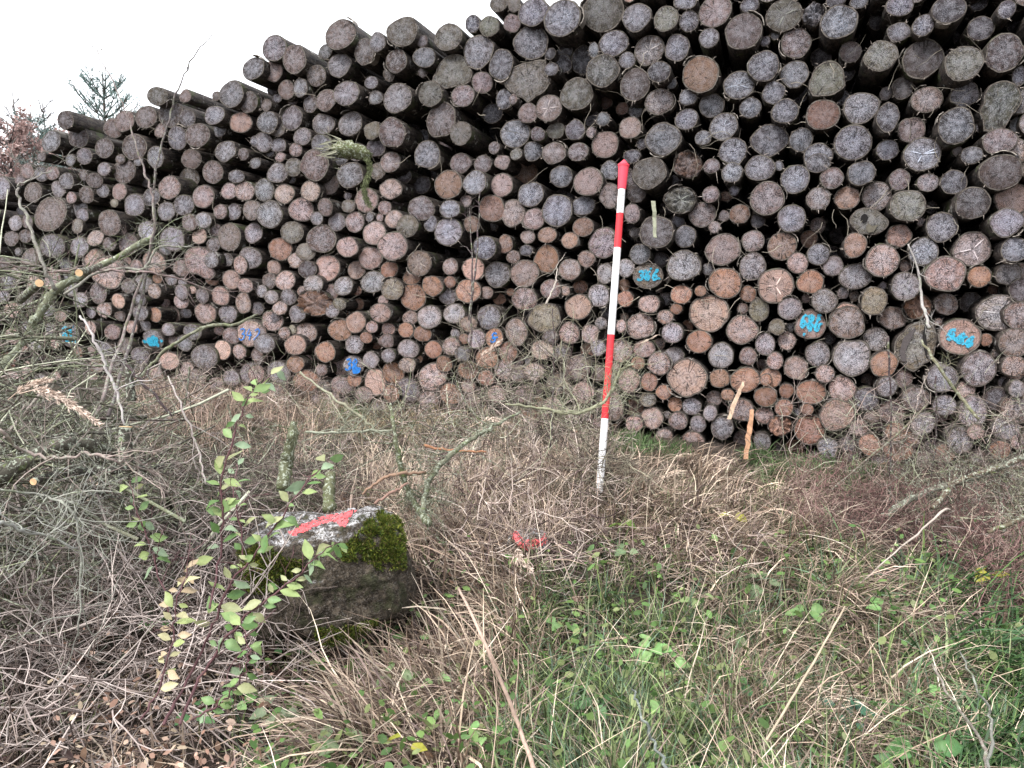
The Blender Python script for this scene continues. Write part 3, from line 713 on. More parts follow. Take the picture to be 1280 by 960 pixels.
def _label_for(l):
    if 'label' in l: return l['label']
    size = next(w for s_, w in SIZES if (l['rx'] + l['ry']) / 2 >= s_)
    desc = size + ' ' + WORD[l['c']]
    if 'c' in l['fl']: desc = size + ' cracked ' + WORD[l['c']]
    if 'x' in l['fl']: desc = size + ' frayed ' + WORD[l['c']]
    cands = sorted(SHORT, key=lambda k: (k[0] - l['x']) ** 2 + (k[1] - l['y']) ** 2)
    for k in cands[:6]:
        dx, dy = (l['x'] - k[0]) / 38.0, (k[1] - l['y']) / 38.0
        nx, ny = int(round(abs(dx))), int(round(abs(dy)))
        if max(nx, ny) > 12: continue
        hx = 'right' if dx > 0 else 'left'; hy = 'above' if dy > 0 else 'below'
        if nx and ny: t = f"{desc} log, {NUM[nx]} width{'s' * (nx > 1)} {hx} and {NUM[ny]} {hy} {SHORT[k]}"
        elif nx: t = f"{desc} log, {NUM[nx]} width{'s' * (nx > 1)} {hx} of {SHORT[k]}"
        elif ny: t = f"{desc} log, {NUM[ny]} width{'s' * (ny > 1)} {hy} {SHORT[k]}"
        else: t = f"{desc} log touching {SHORT[k]}, {hy} it"
        if t not in used_labels:
            used_labels.add(t); return t
    t = t.replace(' log,', ' outer log,', 1); used_labels.add(t)
    return t

def blots(n_, cx, cy, w, h):
    """short dabs of overspray"""
    o = []
    for _ in range(n_):
        a, b_ = rng.normal(cx, w), rng.normal(cy, h); o.append([(a, b_), (a + rng.normal(0, .09), b_ + rng.normal(0, .09)), (a + rng.normal(0, .13), b_ + rng.normal(0, .13))])
    return o
def stroke_mesh(strokes, width, l, lift=0.009):
    """painted strokes: irregular ribbons lying on the sawn face; coordinates in -1..1 of the log end"""
    v, f = [], []
    for st in strokes:
        p = spline(np.array([(a, 0, b) for a, b in st], float), max(8, 7 * len(st)))
        p = p / np.maximum(1, np.hypot(p[:, 0], p[:, 2]) / .88)[:, None]
        q = np.stack([p[:, 0] * l['wx'], p[:, 2] * l['wz']], -1)
        tg = np.gradient(q, axis=0); nn = np.stack([-tg[:, 1], tg[:, 0]], -1); nn /= np.maximum(np.linalg.norm(nn, axis=1, keepdims=True), 1e-9)
        w = width * (0.75 + 0.5 * rng.random(len(q)))[:, None] * 0.5
        for k_, (a, b) in enumerate(zip(q - nn * w, q + nn * w)):
            for c_ in (a, b):
                v.append((c_[0], l['tx'] * c_[0] + l['tz'] * c_[1] - lift - 0.0006 * (len(v) % 5), c_[1]))
        b0 = len(v) - 2 * len(q)
        for i in range(len(q) - 1):
            f.append([b0 + 2 * i, b0 + 2 * i + 1, b0 + 2 * i + 3, b0 + 2 * i + 2])
    return v, f

DIG = {
    '3': [[(-.9, .8), (0, 1), (.7, .6), (.1, .1), (-.2, .05)], [(-.2, .05), (.8, -.1), (.6, -.8), (-.2, -1), (-.9, -.7)]],
    '4': [[(-.3, 1), (-.8, -.1), (.8, -.1)], [(.3, .5), (.2, -1)]],
    '2': [[(-.8, .6), (0, 1), (.7, .5), (.1, -.3), (-.8, -.9), (-.2, -.8), (.9, -.95)]],
    '5': [[(.8, .9), (-.5, .9), (-.6, .1), (.3, .2), (.7, -.4), (.1, -1), (-.8, -.7)]],
    '6': [[(.6, 1), (-.3, .5), (-.7, -.4), (0, -1), (.7, -.5), (.2, 0), (-.6, -.3)]],
    '8': [[(0, 0), (-.6, .5), (0, 1), (.6, .5), (0, 0), (-.7, -.5), (0, -1), (.7, -.5), (0, 0)]],
    'S': [[(.8, .8), (0, 1), (-.6, .5), (.4, -.1), (.5, -.8), (-.3, -1), (-.9, -.6)], [(-.6, -.2), (1.4, .1)]],
    '~': [[(-1, .6), (1, .8), (-1, .2), (1, .3), (-1, -.3), (1, -.2), (-.8, -.8), (.8, -.7)]],
}
def word(txt, cx, cy, w, h, slant=0.15, drop=0.0):
    out = []; n_ = len(txt); cw = 2 * w / n_
    for i, ch in enumerate(txt):
        x0 = cx - w + cw * (i + .5)
        for st in DIG[ch]:
            out.append([(x0 + a * cw * .40 + b * h * slant, cy + b * h - drop * (i - (n_ - 1) / 2)) for a, b in st])
    return out
PAINT = {
    (313, 416): (word('342', 0.0, -.1, .8, .42), .014, M_NAVY),
    (441, 457): (word('38', -.1, .1, .6, .55) + word('~', .35, -.5, .45, .25) + blots(14, .2, -.2, .3, .3), .018, M_NAVY),
    (618, 422): (word('S', 0, 0.05, .4, .45), .018, M_NAVY),
    (810, 345): (word('366', 0, .0, .72, .34) + blots(10, 0, 0, .32, .22), .021, M_BLUE),
    (1013, 406): (word('686', 0, .15, .68, .42, drop=.12) + blots(12, 0, .1, .34, .28), 0.023, M_BLUE),
    (1200, 421): (word('566', .02, -.05, .66, .27, .3, drop=.18) + blots(10, 0, -.05, .36, .13), .024, M_BLUE),
    (86, 419): (word('~', -.15, .15, .5, .5, .1) + blots(30, -.15, .1, .3, .3), .05, M_BLUE),
    (191, 424): (word('~', .0, -.25, .6, .4, .1) + blots(30, .05, -.25, .33, .25), .04, M_BLUE),
}
FACE_PATCHES = [((1085, 277), 'hollow', [(1074, 270), (1078, 267), (1082, 268), (1085, 272), (1083, 277), (1078, 279), (1073, 276)], (.006, .005, .005)),  # flat dark patches painted in for the shade inside hole and cleft
         ((1085, 277), 'torn_rim', [(1085, 279), (1092, 283), (1101, 281), (1094, 290), (1086, 291), (1082, 285)], (.10, .09, .07)),
         ((1144, 435), 'cleft', [(1155, 402), (1158, 404), (1157, 420), (1160, 438), (1159, 448), (1155, 436), (1152, 420)], (.012, .01, .01)),
         ((1144, 435), 'dark_heart', [(1124, 440), (1127, 424), (1136, 414), (1143, 410), (1138, 424), (1131, 440), (1134, 452), (1128, 452)], (.07, .06, .06))]
paint_by = {}
for k in PAINT: paint_by[id(find_log(*k))] = PAINT[k]

SV, SF_, SLP, SSD, ST = [], [], [], [], []; sn = 0
BV, BF_, BLP, BSD = [], [], [], []; bn = 0
for i, l in enumerate(LOGS):
    c, Vf, face, lpf, sdf, Vb, bf, lb, sdb, t = log_mesh(l)
    if i in bigset:
        root = link_mesh('log', Vb, bf, M_BARK, attrs={'lp': lb, 'sd': sdb}, smooth=True)
        root.location = Vector(c)
        tag(root, label_for(l), 'log', 'logs in the big stack')
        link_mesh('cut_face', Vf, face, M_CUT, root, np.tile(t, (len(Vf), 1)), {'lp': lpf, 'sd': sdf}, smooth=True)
        if 'c' in l['fl']:
            v, f = crack_mesh(l)
            m_ = np.tile(t * 1.25, (len(v), 1))
            link_mesh('crack', np.array(v), f, M_FINE, root, m_)
        if rng.random() < .38 and 'outline' not in l:
            # a curl of bark standing off the rim
            a0 = rng.uniform(0, 6.28); aw = rng.uniform(.5, 1.3); q = []; nf = 9
            for k_ in range(nf + 1):
                a = a0 + aw * k_ / nf; g = 1.045 + .07 * math.sin(math.pi * k_ / nf) * rng.uniform(.6, 1.2)
                for g2, y_ in ((g, -.012 + rng.normal(0, .004)), (g + .05, -.012 + rng.normal(0, .004)), (g + .03, .09)):
                    q.append((l['wx'] * g2 * math.cos(a), y_, l['wz'] * g2 * math.sin(a)))
            ff_ = []
            for k_ in range(nf):
                for e_ in (0, 1): ff_.append([3 * k_ + e_, 3 * k_ + e_ + 1, 3 * k_ + e_ + 4, 3 * k_ + e_ + 3])
            link_mesh('loose_bark', np.array(q), ff_, M_FINE, root, np.tile(np.array([.20, .18, .16]) * rng.uniform(.5, 1.7), (len(q), 1)))
        for (hx, hy), nm, poly, col in FACE_PATCHES:
            if l is find_log(hx, hy):
                v = [((px_ - l['x']) / l['rx'] * l['wx'], 0, -(py_ - l['y']) / l['ry'] * l['wz']) for px_, py_ in poly]
                v = [(x_, l['tx'] * x_ + l['tz'] * z_ - .008, z_) for x_, _, z_ in v]
                link_mesh(nm, np.array(v), [list(range(len(v)))], M_FINE, root, np.tile(col, (len(v), 1)))
        if id(l) in paint_by:
            st, w_, mt = paint_by[id(l)]
            v, f = stroke_mesh(st, w_, l)
            link_mesh('painted_number', np.array(v), f, mt, root)
    else:
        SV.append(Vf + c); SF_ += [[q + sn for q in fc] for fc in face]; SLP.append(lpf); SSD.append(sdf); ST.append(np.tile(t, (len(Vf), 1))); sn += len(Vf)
        BV.append(Vb + c); BF_ += [[q + bn for q in fc] for fc in bf]; BLP.append(lb); BSD.append(sdb); bn += len(Vb)
# filler logs added further in to block light in the gaps, and the stack going on beyond the frame
def top_z(x):
    return float(np.interp(x, PROF[:, 0], PROF[:, 1]))
prof = []
for px in range(0, 1281, 40):
    near = [l for l in LOGS if abs(l['x'] - px) < 45]
    if near:
        l = min(near, key=lambda l: l['y']); p = l['c3']; prof.append((p[0], p[2]))
prof.sort(); PROF = np.array(prof)
XR = PROF[-1, 0]
PROF = np.concatenate([[[PROF[0, 0] - 3.0, PROF[0, 1] - .5]], PROF, [[XR + .5, 4.4], [XR + 2.2, 4.4]]])
PROF[:, 1] = np.where(PROF[:, 0] > -2.0, np.maximum(PROF[:, 1], 3.9 + 0.25 * (PROF[:, 0] + 2.0)), PROF[:, 1])
PROF[:, 1] = np.where(PROF[:, 0] > -1.5, 5.1, np.minimum(PROF[:, 1], 4.6))
XL = PROF[0, 0] + .3
gr = 0.105
row = 0; z = 0.15
while z < 5.0:
    x = XL - 0.3 + (row % 2) * gr
    while x < XR + 2.2:
        yf = PILE_Y - PILE_S * x
        q = np.array([x, yf, z]) - EYE
        dd = q @ FW; u_ = 640 + FPX * (q @ RT) / dd; w_ = 480 - FPX * (q @ UP) / dd
        inside = -15 < u_ < 1268 and w_ > -8
        tz_ = top_z(x)
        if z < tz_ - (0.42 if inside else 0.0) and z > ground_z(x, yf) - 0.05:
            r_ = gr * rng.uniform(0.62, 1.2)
            l = dict(x=0, y=0, rx=20, ry=20, c=('d' if inside else rng.choice(list('sgrrb'))), fl='')  # fillers in view get a dark tint that stands in for gap shade
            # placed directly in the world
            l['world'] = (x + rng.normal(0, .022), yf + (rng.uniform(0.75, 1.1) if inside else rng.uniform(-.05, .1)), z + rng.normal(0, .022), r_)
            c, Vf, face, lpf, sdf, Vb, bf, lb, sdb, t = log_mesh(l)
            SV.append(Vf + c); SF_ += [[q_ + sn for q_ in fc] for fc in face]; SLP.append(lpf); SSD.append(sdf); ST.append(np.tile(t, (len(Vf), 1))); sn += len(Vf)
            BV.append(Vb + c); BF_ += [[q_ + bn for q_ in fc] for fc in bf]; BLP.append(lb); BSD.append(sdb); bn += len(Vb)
        x += 2 * gr
    z += gr * 1.74; row += 1
# unseen filler logs added behind the stack to block light through the last chinks
for zz in np.arange(.3, 4.4, .2):
    for xx in np.arange(-6, 3.5, .22):
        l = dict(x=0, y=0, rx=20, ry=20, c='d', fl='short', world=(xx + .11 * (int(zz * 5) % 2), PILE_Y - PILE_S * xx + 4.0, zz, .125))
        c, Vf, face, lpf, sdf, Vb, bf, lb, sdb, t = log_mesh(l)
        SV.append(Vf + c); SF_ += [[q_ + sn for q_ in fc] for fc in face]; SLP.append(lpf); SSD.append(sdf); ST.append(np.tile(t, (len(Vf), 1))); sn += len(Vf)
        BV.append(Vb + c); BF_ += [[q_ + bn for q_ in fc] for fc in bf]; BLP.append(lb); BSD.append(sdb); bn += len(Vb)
rest = link_mesh('small_logs', np.concatenate(BV), BF_, M_BARK, attrs={'lp': np.concatenate(BLP), 'sd': np.concatenate(BSD)}, smooth=True)
tag(rest, 'many small log ends filling the gaps of the stack', 'small logs', kind='stuff')
ro = link_mesh('cut_faces', np.concatenate(SV), SF_, M_CUT, rest, np.concatenate(ST), {'lp': np.concatenate(SLP), 'sd': np.concatenate(SSD)}, smooth=True)
ro['kind'] = 'stuff'
print('LOGS', len(LOGS))
def wander(start, dirs, length, K, curl, r_, droop=0.0):
    """n random walks (n,K,3)"""
    n = len(start); d = norm(dirs.copy()); p = start.copy(); out = [p.copy()]
    step = (length / (K - 1))[:, None]
    for k in range(K - 1):
        d = norm(d + r_.normal(0, curl, (n, 3)) + np.array([0, 0, -droop]))
        p = p + d * step; out.append(p.copy())
    return np.stack(out, 1)

# ------------------------------------------------------------------ trees beyond the stack
def ground_at(x, y): return float(ground_z(x, y))

def conifer(px, py_top, d, name, label, spread, seed):
    r_ = np.random.default_rng(seed)
    top = at(px, py_top, d); gz = ground_at(top[0], top[1]); H = top[2] - gz
    root = empty(name, (top[0], top[1], gz)); tag(root, label, 'tree', 'young conifers beyond the stack')
    base = np.array([top[0], top[1], gz])
    v, f = tubes(np.array([[base, base + [0, 0, H * .5], top]]), np.array([[0.09, 0.05, 0.012]]), 6)
    link_mesh('trunk', v, f, M_FINE, root, np.tile((.09, .07, .06), (len(v), 1)), loc=base)
    paths = []; rad = []
    nw = int(H / 0.42)
    for w in range(nw):
        z = gz + H * (0.12 + 0.86 * w / nw)
        Lw = spread * (1 - (z - gz) / H) ** 0.75 + 0.25
        for k in range(7):
            a = k * .898 + w * 0.7 + r_.normal(0, .15)
            e = Lw * r_.uniform(.8, 1.15); up = 0.75 + 0.45 * (w / nw)
            p0 = np.array([top[0], top[1], z])
            dr = np.array([math.cos(a), math.sin(a), 0])
            P = [p0 + dr * e * t + np.array([0, 0, e * up * t ** 1.5]) for t in (0, .35, .7, 1)]
            paths.append(P); rad.append([.018, .013, .009, .004])
            for side in (-1, 1):
                for t0 in (.4, .65):
                    q0 = p0 + dr * e * t0 + np.array([0, 0, e * up * t0 ** 1.5])
                    d2 = np.array([math.cos(a + side * .8), math.sin(a + side * .8), up * .9]); l2 = e * .4
                    paths.append([q0 + d2 * l2 * t for t in (0, .35, .7, 1)]); rad.append([.01, .008, .006, .003])
    paths.append([top - [0, 0, .9], top - [0, 0, .5], top - [0, 0, .2], top + [0, 0, .1]]); rad.append([.02, .015, .012, .006])
    paths = np.array(paths); rad = np.array(rad)
    v, f = tubes(paths, rad, 3)
    # needles
    n_ = 11000
    pi = r_.integers(0, len(paths), n_); t = r_.uniform(0, 2.999, n_); ti = t.astype(int); tf = (t - ti)[:, None]
    p = paths[pi, ti] * (1 - tf) + paths[pi, ti + 1] * tf
    tg = norm(paths[pi, ti + 1] - paths[pi, ti])
    dv = norm(tg * .8 + r_.normal(0, .8, (n_, 3))) * r_.uniform(.05, .09, (n_, 1))
    nv, nf = ribbons(np.stack([p, p + dv], 1), np.tile([.014, .006], (n_, 1)), norm(np.cross(dv, r_.normal(0, 1, (n_, 3)))))
    A = Acc(); A.add(v, f, (.10, .09, .07)); A.add(nv, nf, np.repeat(np.array([.17, .25, .235]) * r_.uniform(.6, 1.6, (n_, 1)), 4, axis=0))  # needle colour lightened to stand in for haze
    o = A.link('crown', M_LEAF, root, loc=base)

def broadleaf(px, py_top, d, label, width, leafc, nleaf, seed, name='autumn_tree', group='autumn trees beyond the stack', lsize=.09):
    r_ = np.random.default_rng(seed)
    top = at(px, py_top, d); gz = ground_at(top[0], top[1]); H = top[2] - gz
    base = np.array([top[0], top[1], gz]); root = empty(name, base); tag(root, label, 'tree', group)
    v, f = tubes(np.array([[base, base + [.05, 0, H * .4], base + [0, .1, H * .8], top]]), np.array([[.11, .08, .04, .01]]), 6)
    link_mesh('trunk', v, f, M_FINE, root, np.tile((.14, .12, .11), (len(v), 1)), loc=base)
    paths = []; rad = []
    tips = []
    for i in range(60):
        z0 = r_.uniform(.2, .95); p0 = base + [0, 0, H * z0]; a = r_.uniform(0, 6.28)
        e = width * r_.uniform(.5, 1.0) * (1.15 - z0 * .75)
        dr = np.array([math.cos(a), math.sin(a), r_.uniform(.5, 1.2)])
        P = [p0 + dr * e * t + np.array([0, 0, -.12 * e * t * t]) + r_.normal(0, .05, 3) * t for t in (0, .33, .66, 1)]
        paths.append(P); rad.append([.03, .02, .012, .005])
        for k in range(7):
            t = r_.uniform(.3, 1); j = min(int(t * 3), 2); q = np.array(P[j]) * (1 - (t * 3 - j)) + np.array(P[j + 1]) * (t * 3 - j)
            d2 = norm(dr + r_.normal(0, .6, 3)) * e * .45
            paths.append([q + d2 * s + r_.normal(0, .03, 3) * s for s in (0, .33, .66, 1)]); rad.append([.012, .009, .006, .003])
    paths = np.array(paths); v, f = tubes(paths, np.array(rad), 3)
    A = Acc(); A.add(v, f, (.16, .14, .135))
    if nleaf:
        pi = r_.integers(0, len(paths), nleaf); t = r_.uniform(0.6, 2.999, nleaf); ti = t.astype(int); tf = (t - ti)[:, None]
        p = paths[pi, ti] * (1 - tf) + paths[pi, ti + 1] * tf + r_.normal(0, .05, (nleaf, 3))
        dv = r_.normal(0, 1, (nleaf, 3)); dv = norm(dv) * lsize * r_.uniform(.6, 1.2, (nleaf, 1))
        nv, nf = ribbons(np.stack([p, p + dv * .5, p + dv], 1), np.tile([.2, 1.0, .25], (nleaf, 1)) * lsize * .6, norm(np.cross(dv, r_.normal(0, 1, (nleaf, 3)))))
        A.add(nv, nf, np.repeat(np.array(leafc) * r_.uniform(.55, 1.5, (nleaf, 1)), 6, axis=0))
    A.link('crown', M_LEAF, root, loc=base)

conifer(128, 92, 15, 'conifer_tree', 'young blue green conifer with upswept shoots rising behind the stack on the left', 1.3, 3)
conifer(38, 140, 22, 'conifer_tree', 'hazy dark conifer among reddish trees at the far left edge', 1.2, 4)
conifer(63, 158, 24, 'conifer_tree', 'small hazy conifer just left of the reddish tree behind the stack', 1.2, 5)
broadleaf(8, 150, 20, 'rusty leaved autumn tree cut by the left edge of the photo', 1.5, (.36, .25, .23), 5500, 11)  # leaf colours of these trees are paled in place of haze
broadleaf(38, 158, 23, 'pale reddish autumn tree under the bare thin birch on the left', 1.8, (.36, .27, .25), 7000, 12)
broadleaf(95, 165, 18, 'red brown autumn tree behind the jutting log on the left', 1.2, (.36, .24, .22), 5500, 13)
broadleaf(66, 182, 26, 'pinkish brown autumn tree in the gap between two darker ones', 1.6, (.34, .26, .25), 6000, 14)
broadleaf(15, 112, 24, 'thin bare birch standing above the reddish trees at far left', 1.3, (0, 0, 0), 0, 15, 'bare_tree', 'bare trees beyond the stack')
broadleaf(52, 122, 27, 'second thin bare birch between the far left one and the conifer', 1.2, (0, 0, 0), 0, 16, 'bare_tree', 'bare trees beyond the stack')

# ------------------------------------------------------------------ range pole
def build_pole():
    p0 = at(749, 619, 4.5); d_top = 4.62
    p1 = at(780, 200, d_top)
    ax = norm(p1 - p0); Lp = np.linalg.norm(p1 - p0)
    root = empty('range_pole', p0)
    tag(root, 'red and white survey pole with pointed red cap leaning in front of the stack', 'pole')
    # fraction along the pole where the bands meet, read off the photo
    def frac(y): return (619 - y) / 419.0
    R = 0.0215
    def cyl(name, f0, f1, r0, r1, mat, k=20, rings=6):
        pts = np.array([[p0 + ax * Lp * (f0 + (f1 - f0) * t) for t in np.linspace(0, 1, rings)]])
        v, f = tubes(pts, np.array([np.linspace(r0, r1, rings)]), k)
        n = len(v)
        fl = f.tolist(); fl.append(list(range(k))[::-1]); fl.append(list(range(n - k, n)))
        return link_mesh(name, v, fl, mat, root, loc=p0, smooth=False)
    cyl('spike', -0.05, 0.002, .004, R * .9, M_INK)
    b = [frac(y) for y in (619, 525, 421, 312, 268, 237)]
    for i, (a, c) in enumerate(zip(b[:-1], b[1:])):
        cyl('white_band' if i % 2 == 0 else 'red_band', a, c, R, R, M_WHITE if i % 2 == 0 else M_RED)
    cap = cyl('cap', frac(237.5), frac(206.5), R * 1.18, R * 1.5, M_CAP)
    cyl('cap_tip', frac(206.5), frac(199.5), R * 1.62, .003, M_CAP, rings=3)
    cyl('cap_rim', frac(208.5), frac(206), R * 1.62, R * 1.66, M_CAP, rings=2)
    # rows of small weathered print on the upper white band
    view = norm(EYE - p1); side = norm(np.cross(ax, view)); out = norm(np.cross(side, ax))
    def printed(name, y, mat, n, w, seed):
        r_ = np.random.default_rng(seed); vs = []; fs = []
        for i in range(n):
            u0 = -0.62 + 1.25 * i / n
            for s in range(3):
                a, b_ = r_.uniform(0, .5, 2) * 1.25 / n, r_.uniform(-.5, .5, 2) * w
                q = [(u0 + a[0], b_[0]), (u0 + a[0] + .05, b_[0]), (u0 + a[1] + .08, b_[1]), (u0 + a[1], b_[1])]
                k = len(vs)
                for u, h in q:
                    vs.append(p0 + ax * (Lp * frac(y) + h) + side * math.sin(u) * (R + .0012) + out * math.cos(u) * (R + .0012))
                fs.append([k, k + 1, k + 2, k + 3])
        link_mesh(name, np.array(vs), fs, mat, root, loc=p0)
    printed('print_line', 243, M_INK, 5, .012, 1); printed('print_line', 247, M_INK, 6, .010, 2)
    printed('print_line', 259, M_REDINK, 5, .012, 3); printed('print_line', 263.5, M_INK, 6, .010, 4)
build_pole()

# ------------------------------------------------------------------ stones
def stone_mesh(center, size, rotz, roll, e, seed, rough):
    import bmesh
    bm = bmesh.new(); bmesh.ops.create_icosphere(bm, subdivisions=6 if size[0] > .3 else 4, radius=1)
    Rm = Matrix.Rotation(rotz, 3, 'Z') @ Matrix.Rotation(roll, 3, 'Y')
    for v in bm.verts:
        c = v.co
        m = (abs(c.x) ** e + abs(c.y) ** e + abs(c.z) ** e) ** (-1 / e)
        p = Vector((c.x * m * size[0] / 2, c.y * m * size[1] / 2, c.z * m * size[2] / 2))
        q = p * 4 + Vector((seed, seed * 2, 0))
        n_ = noise.fractal(q, 0.8, 2.0, 5) * rough + noise.noise(p * 30 + Vector((seed, 0, 0))) * rough * .10 + noise.noise(p * 75) * rough * .05
        # split facets
        n_ += (noise.cell(q * 0.7) - .5) * rough * .25
        p = p + c.normalized() * n_
        v.co = Rm @ p
    bm.normal_update()
    V = np.array([v.co[:] for v in bm.verts]) + center
    F = np.array([[v.index for v in f.verts] for f in bm.faces])
    bm.free()
    return V, F

def mat_stone(name, pale):
    m, nt, b = new_mat(name); n = N(nt)
    g = nt.nodes.new('ShaderNodeNewGeometry'); pos = g.outputs['Position']; nz = n.sep(g.outputs['Normal'])[2]
    c = n.mix(n.ramp(n.noise(pos, 45, 5, .75), .4, .6), (.035, .027, .019, 1), (.11, .088, .066, 1))
    c = n.mix(n.ramp(n.noise(pos, 150, 2, .6), .55, .62, 0, .6), c, (.17, .155, .14, 1))
    c = n.mix(n.ramp(n.noise(pos, 12, 4, .65), .5, .62, 0, .7), c, (.045, .05, .022, 1))
    # crust of pale lichen and weathered plaster grows on the upper side
    up = n.math('ADD', nz, n.math('MULTIPLY', n.math('SUBTRACT', n.noise(pos, 14, 4, .7), .5), 1.1))
    spots = n.ramp(n.noise(pos, 22, 5, .75), .40, .56)
    c = n.mix(n.math('MULTIPLY', n.ramp(up, pale, pale + .35), n.math('MULTIPLY', spots, n.ramp(n.noise(pos, 120, 4, .8), .42, .55))), c, (.52, .51, .52, 1))
    nt.links.new(c, b.inputs['Base Color']); b.inputs['Roughness'].default_value = .85
    n.bump(n.math('ADD', n.noise(pos, 60, 6, .75), spots), 1.0, .015, b)
    return m
M_STONE = mat_stone("weathered_stone", .55)
M_STONE2 = mat_stone("pale_stone", -.2)

def bvh(V, F):
    return BVHTree.FromPolygons([Vector(v) for v in V], [list(map(int, f)) for f in F])
def hits(tree, pxs, lift):
    out = []
    for x, y in pxs:
        d = Vector(ray(x, y)).normalized()
        h = tree.ray_cast(Vector(EYE), d)
        out.append(None if h[0] is None else np.array(h[0] + h[1] * lift))
    return out

def in_poly(x, y, poly):
    c = False; j = len(poly) - 1
    for i in range(len(poly)):
        if (poly[i][1] > y) != (poly[j][1] > y) and x < (poly[j][0] - poly[i][0]) * (y - poly[i][1]) / (poly[j][1] - poly[i][1]) + poly[i][0]:
            c = not c
        j = i
    return c

def decal(name, tree, poly, step, lift, mat, parent, loc, holes=.08):
    xs = np.arange(min(p[0] for p in poly), max(p[0] for p in poly) + step, step)
    ys = np.arange(min(p[1] for p in poly), max(p[1] for p in poly) + step, step)
    idx = {}; V = []; F = []
    def vert(i, j):
        if (i, j) not in idx:
            h = hits(tree, [(xs[i], ys[j])], lift)[0]
            idx[(i, j)] = None if h is None else len(V)
            if h is not None: V.append(h)
        return idx[(i, j)]
    for i in range(len(xs) - 1):
        for j in range(len(ys) - 1):
            x, y = xs[i] + step / 2, ys[j] + step / 2
            nn = noise.noise(Vector((x * .35, y * .35, 0))) * 3.0
            if not in_poly(x + nn, y + nn * .7, poly): continue
            if noise.noise(Vector((x * .6, y * .6, 5))) < -.5 + holes: continue
            q = [vert(i, j), vert(i, j + 1), vert(i + 1, j + 1), vert(i + 1, j)]
            if None in q: continue
            P = [V[k] for k in q]
            if max(np.linalg.norm(P[a] - P[b]) for a, b in ((0, 2), (1, 3))) > .05: continue
            F.append(q)
    if F: return link_mesh(name, np.array(V), F, mat, parent, loc=loc)

def moss(name, tree, polys, n_, parent, loc, cols, h=.012):
    pts = []
    tries = 0
    r_ = np.random.default_rng(5)
    while len(pts) < n_ and tries < n_ * 20:
        tries += 1
        poly = polys[r_.integers(len(polys))]
        x = r_.uniform(min(p[0] for p in poly), max(p[0] for p in poly)); y = r_.uniform(min(p[1] for p in poly), max(p[1] for p in poly))
        if not in_poly(x, y, poly): continue
        if noise.noise(Vector((x * .09, y * .09, 3))) < -.02 + r_.uniform(-.3, .3): continue
        d = Vector(ray(x, y)).normalized(); hh = tree.ray_cast(Vector(EYE), d)
        if hh[0] is None: continue
        pts.append((np.array(hh[0]), np.array(hh[1])))
    if not pts: return
    p = np.array([q[0] for q in pts]); nrm = np.array([q[1] for q in pts]); m = len(p)
    k = 4
    p = np.repeat(p, k, 0) + r_.normal(0, .004, (m * k, 3)); nrm = np.repeat(nrm, k, 0)
    bumpy = .5 + 1.5 * np.array([max(0, noise.noise(Vector(q * 22)) + .5) for q in p])[:, None]
    dv = norm(nrm + r_.normal(0, .55, p.shape) + [0, 0, .2]) * h * bumpy * r_.uniform(.6, 1.3, (m * k, 1))
    v, f = ribbons(np.stack([p, p + dv * .5, p + dv], 1), np.tile([.004, .005, .001], (m * k, 1)), norm(np.cross(dv, r_.normal(0, 1, p.shape))))
    c = np.array(cols)[r_.integers(0, len(cols), m * k)] * r_.uniform(.6, 1.5, (m * k, 1))
    o = link_mesh(name, v, f, M_LEAF, parent, np.repeat(c, 6, 0), loc=loc)
    o['kind'] = 'stuff'
    return o

cR = at(410, 716, 3.28)
V, F = stone_mesh(cR, (.69, .44, .49), YAW + .08, -.13, 4.5, 2.3, .045)
o = link_mesh('boulder', V, F, M_STONE, smooth=True, loc=cR)
tag(o, 'large mossy stone block with a pink paint stripe on its white crusted top', 'stone')
tr = bvh(V, F)
stripe = [(360, 666), (378, 656), (398, 648), (424, 641), (446, 637), (436, 648), (434, 656), (426, 659), (420, 652), (404, 654), (384, 663), (366, 670)]
decal('painted_stripe', tr, stripe, 1.0, .0018, M_PINK, o, cR)
MOSSC = [(.13, .17, .03), (.09, .13, .025), (.20, .22, .04), (.05, .08, .02), (.12, .10, .04)]
moss('moss', tr, [[(425, 690), (445, 668), (470, 650), (498, 648), (505, 680), (505, 710), (480, 712), (450, 700), (430, 700)],
                  [(455, 655), (475, 642), (500, 650), (506, 700), (490, 700)],
                  [(300, 690), (330, 680), (355, 700), (380, 700), (360, 725), (330, 740), (305, 735)],
                  [(395, 785), (440, 780), (470, 775), (470, 800), (400, 808)]], 9000, o, cR, MOSSC)
cS = at(659, 677, 3.86)
V, F = stone_mesh(cS, (.22, .18, .11), .4, .05, 3.2, 7.1, .02)
o2 = link_mesh('small_stone', V, F, M_STONE2, smooth=True, loc=cS)
tag(o2, 'small pale stone with pink paint half hidden in twigs left of the pole', 'stone')
tr2 = bvh(V, F)
decal('painted_mark', tr2, [(636, 660), (646, 664), (652, 672), (660, 676), (676, 672), (682, 668), (684, 678), (668, 686), (655, 688), (645, 680)], 1.0, .003, M_PINK, o2, cS)

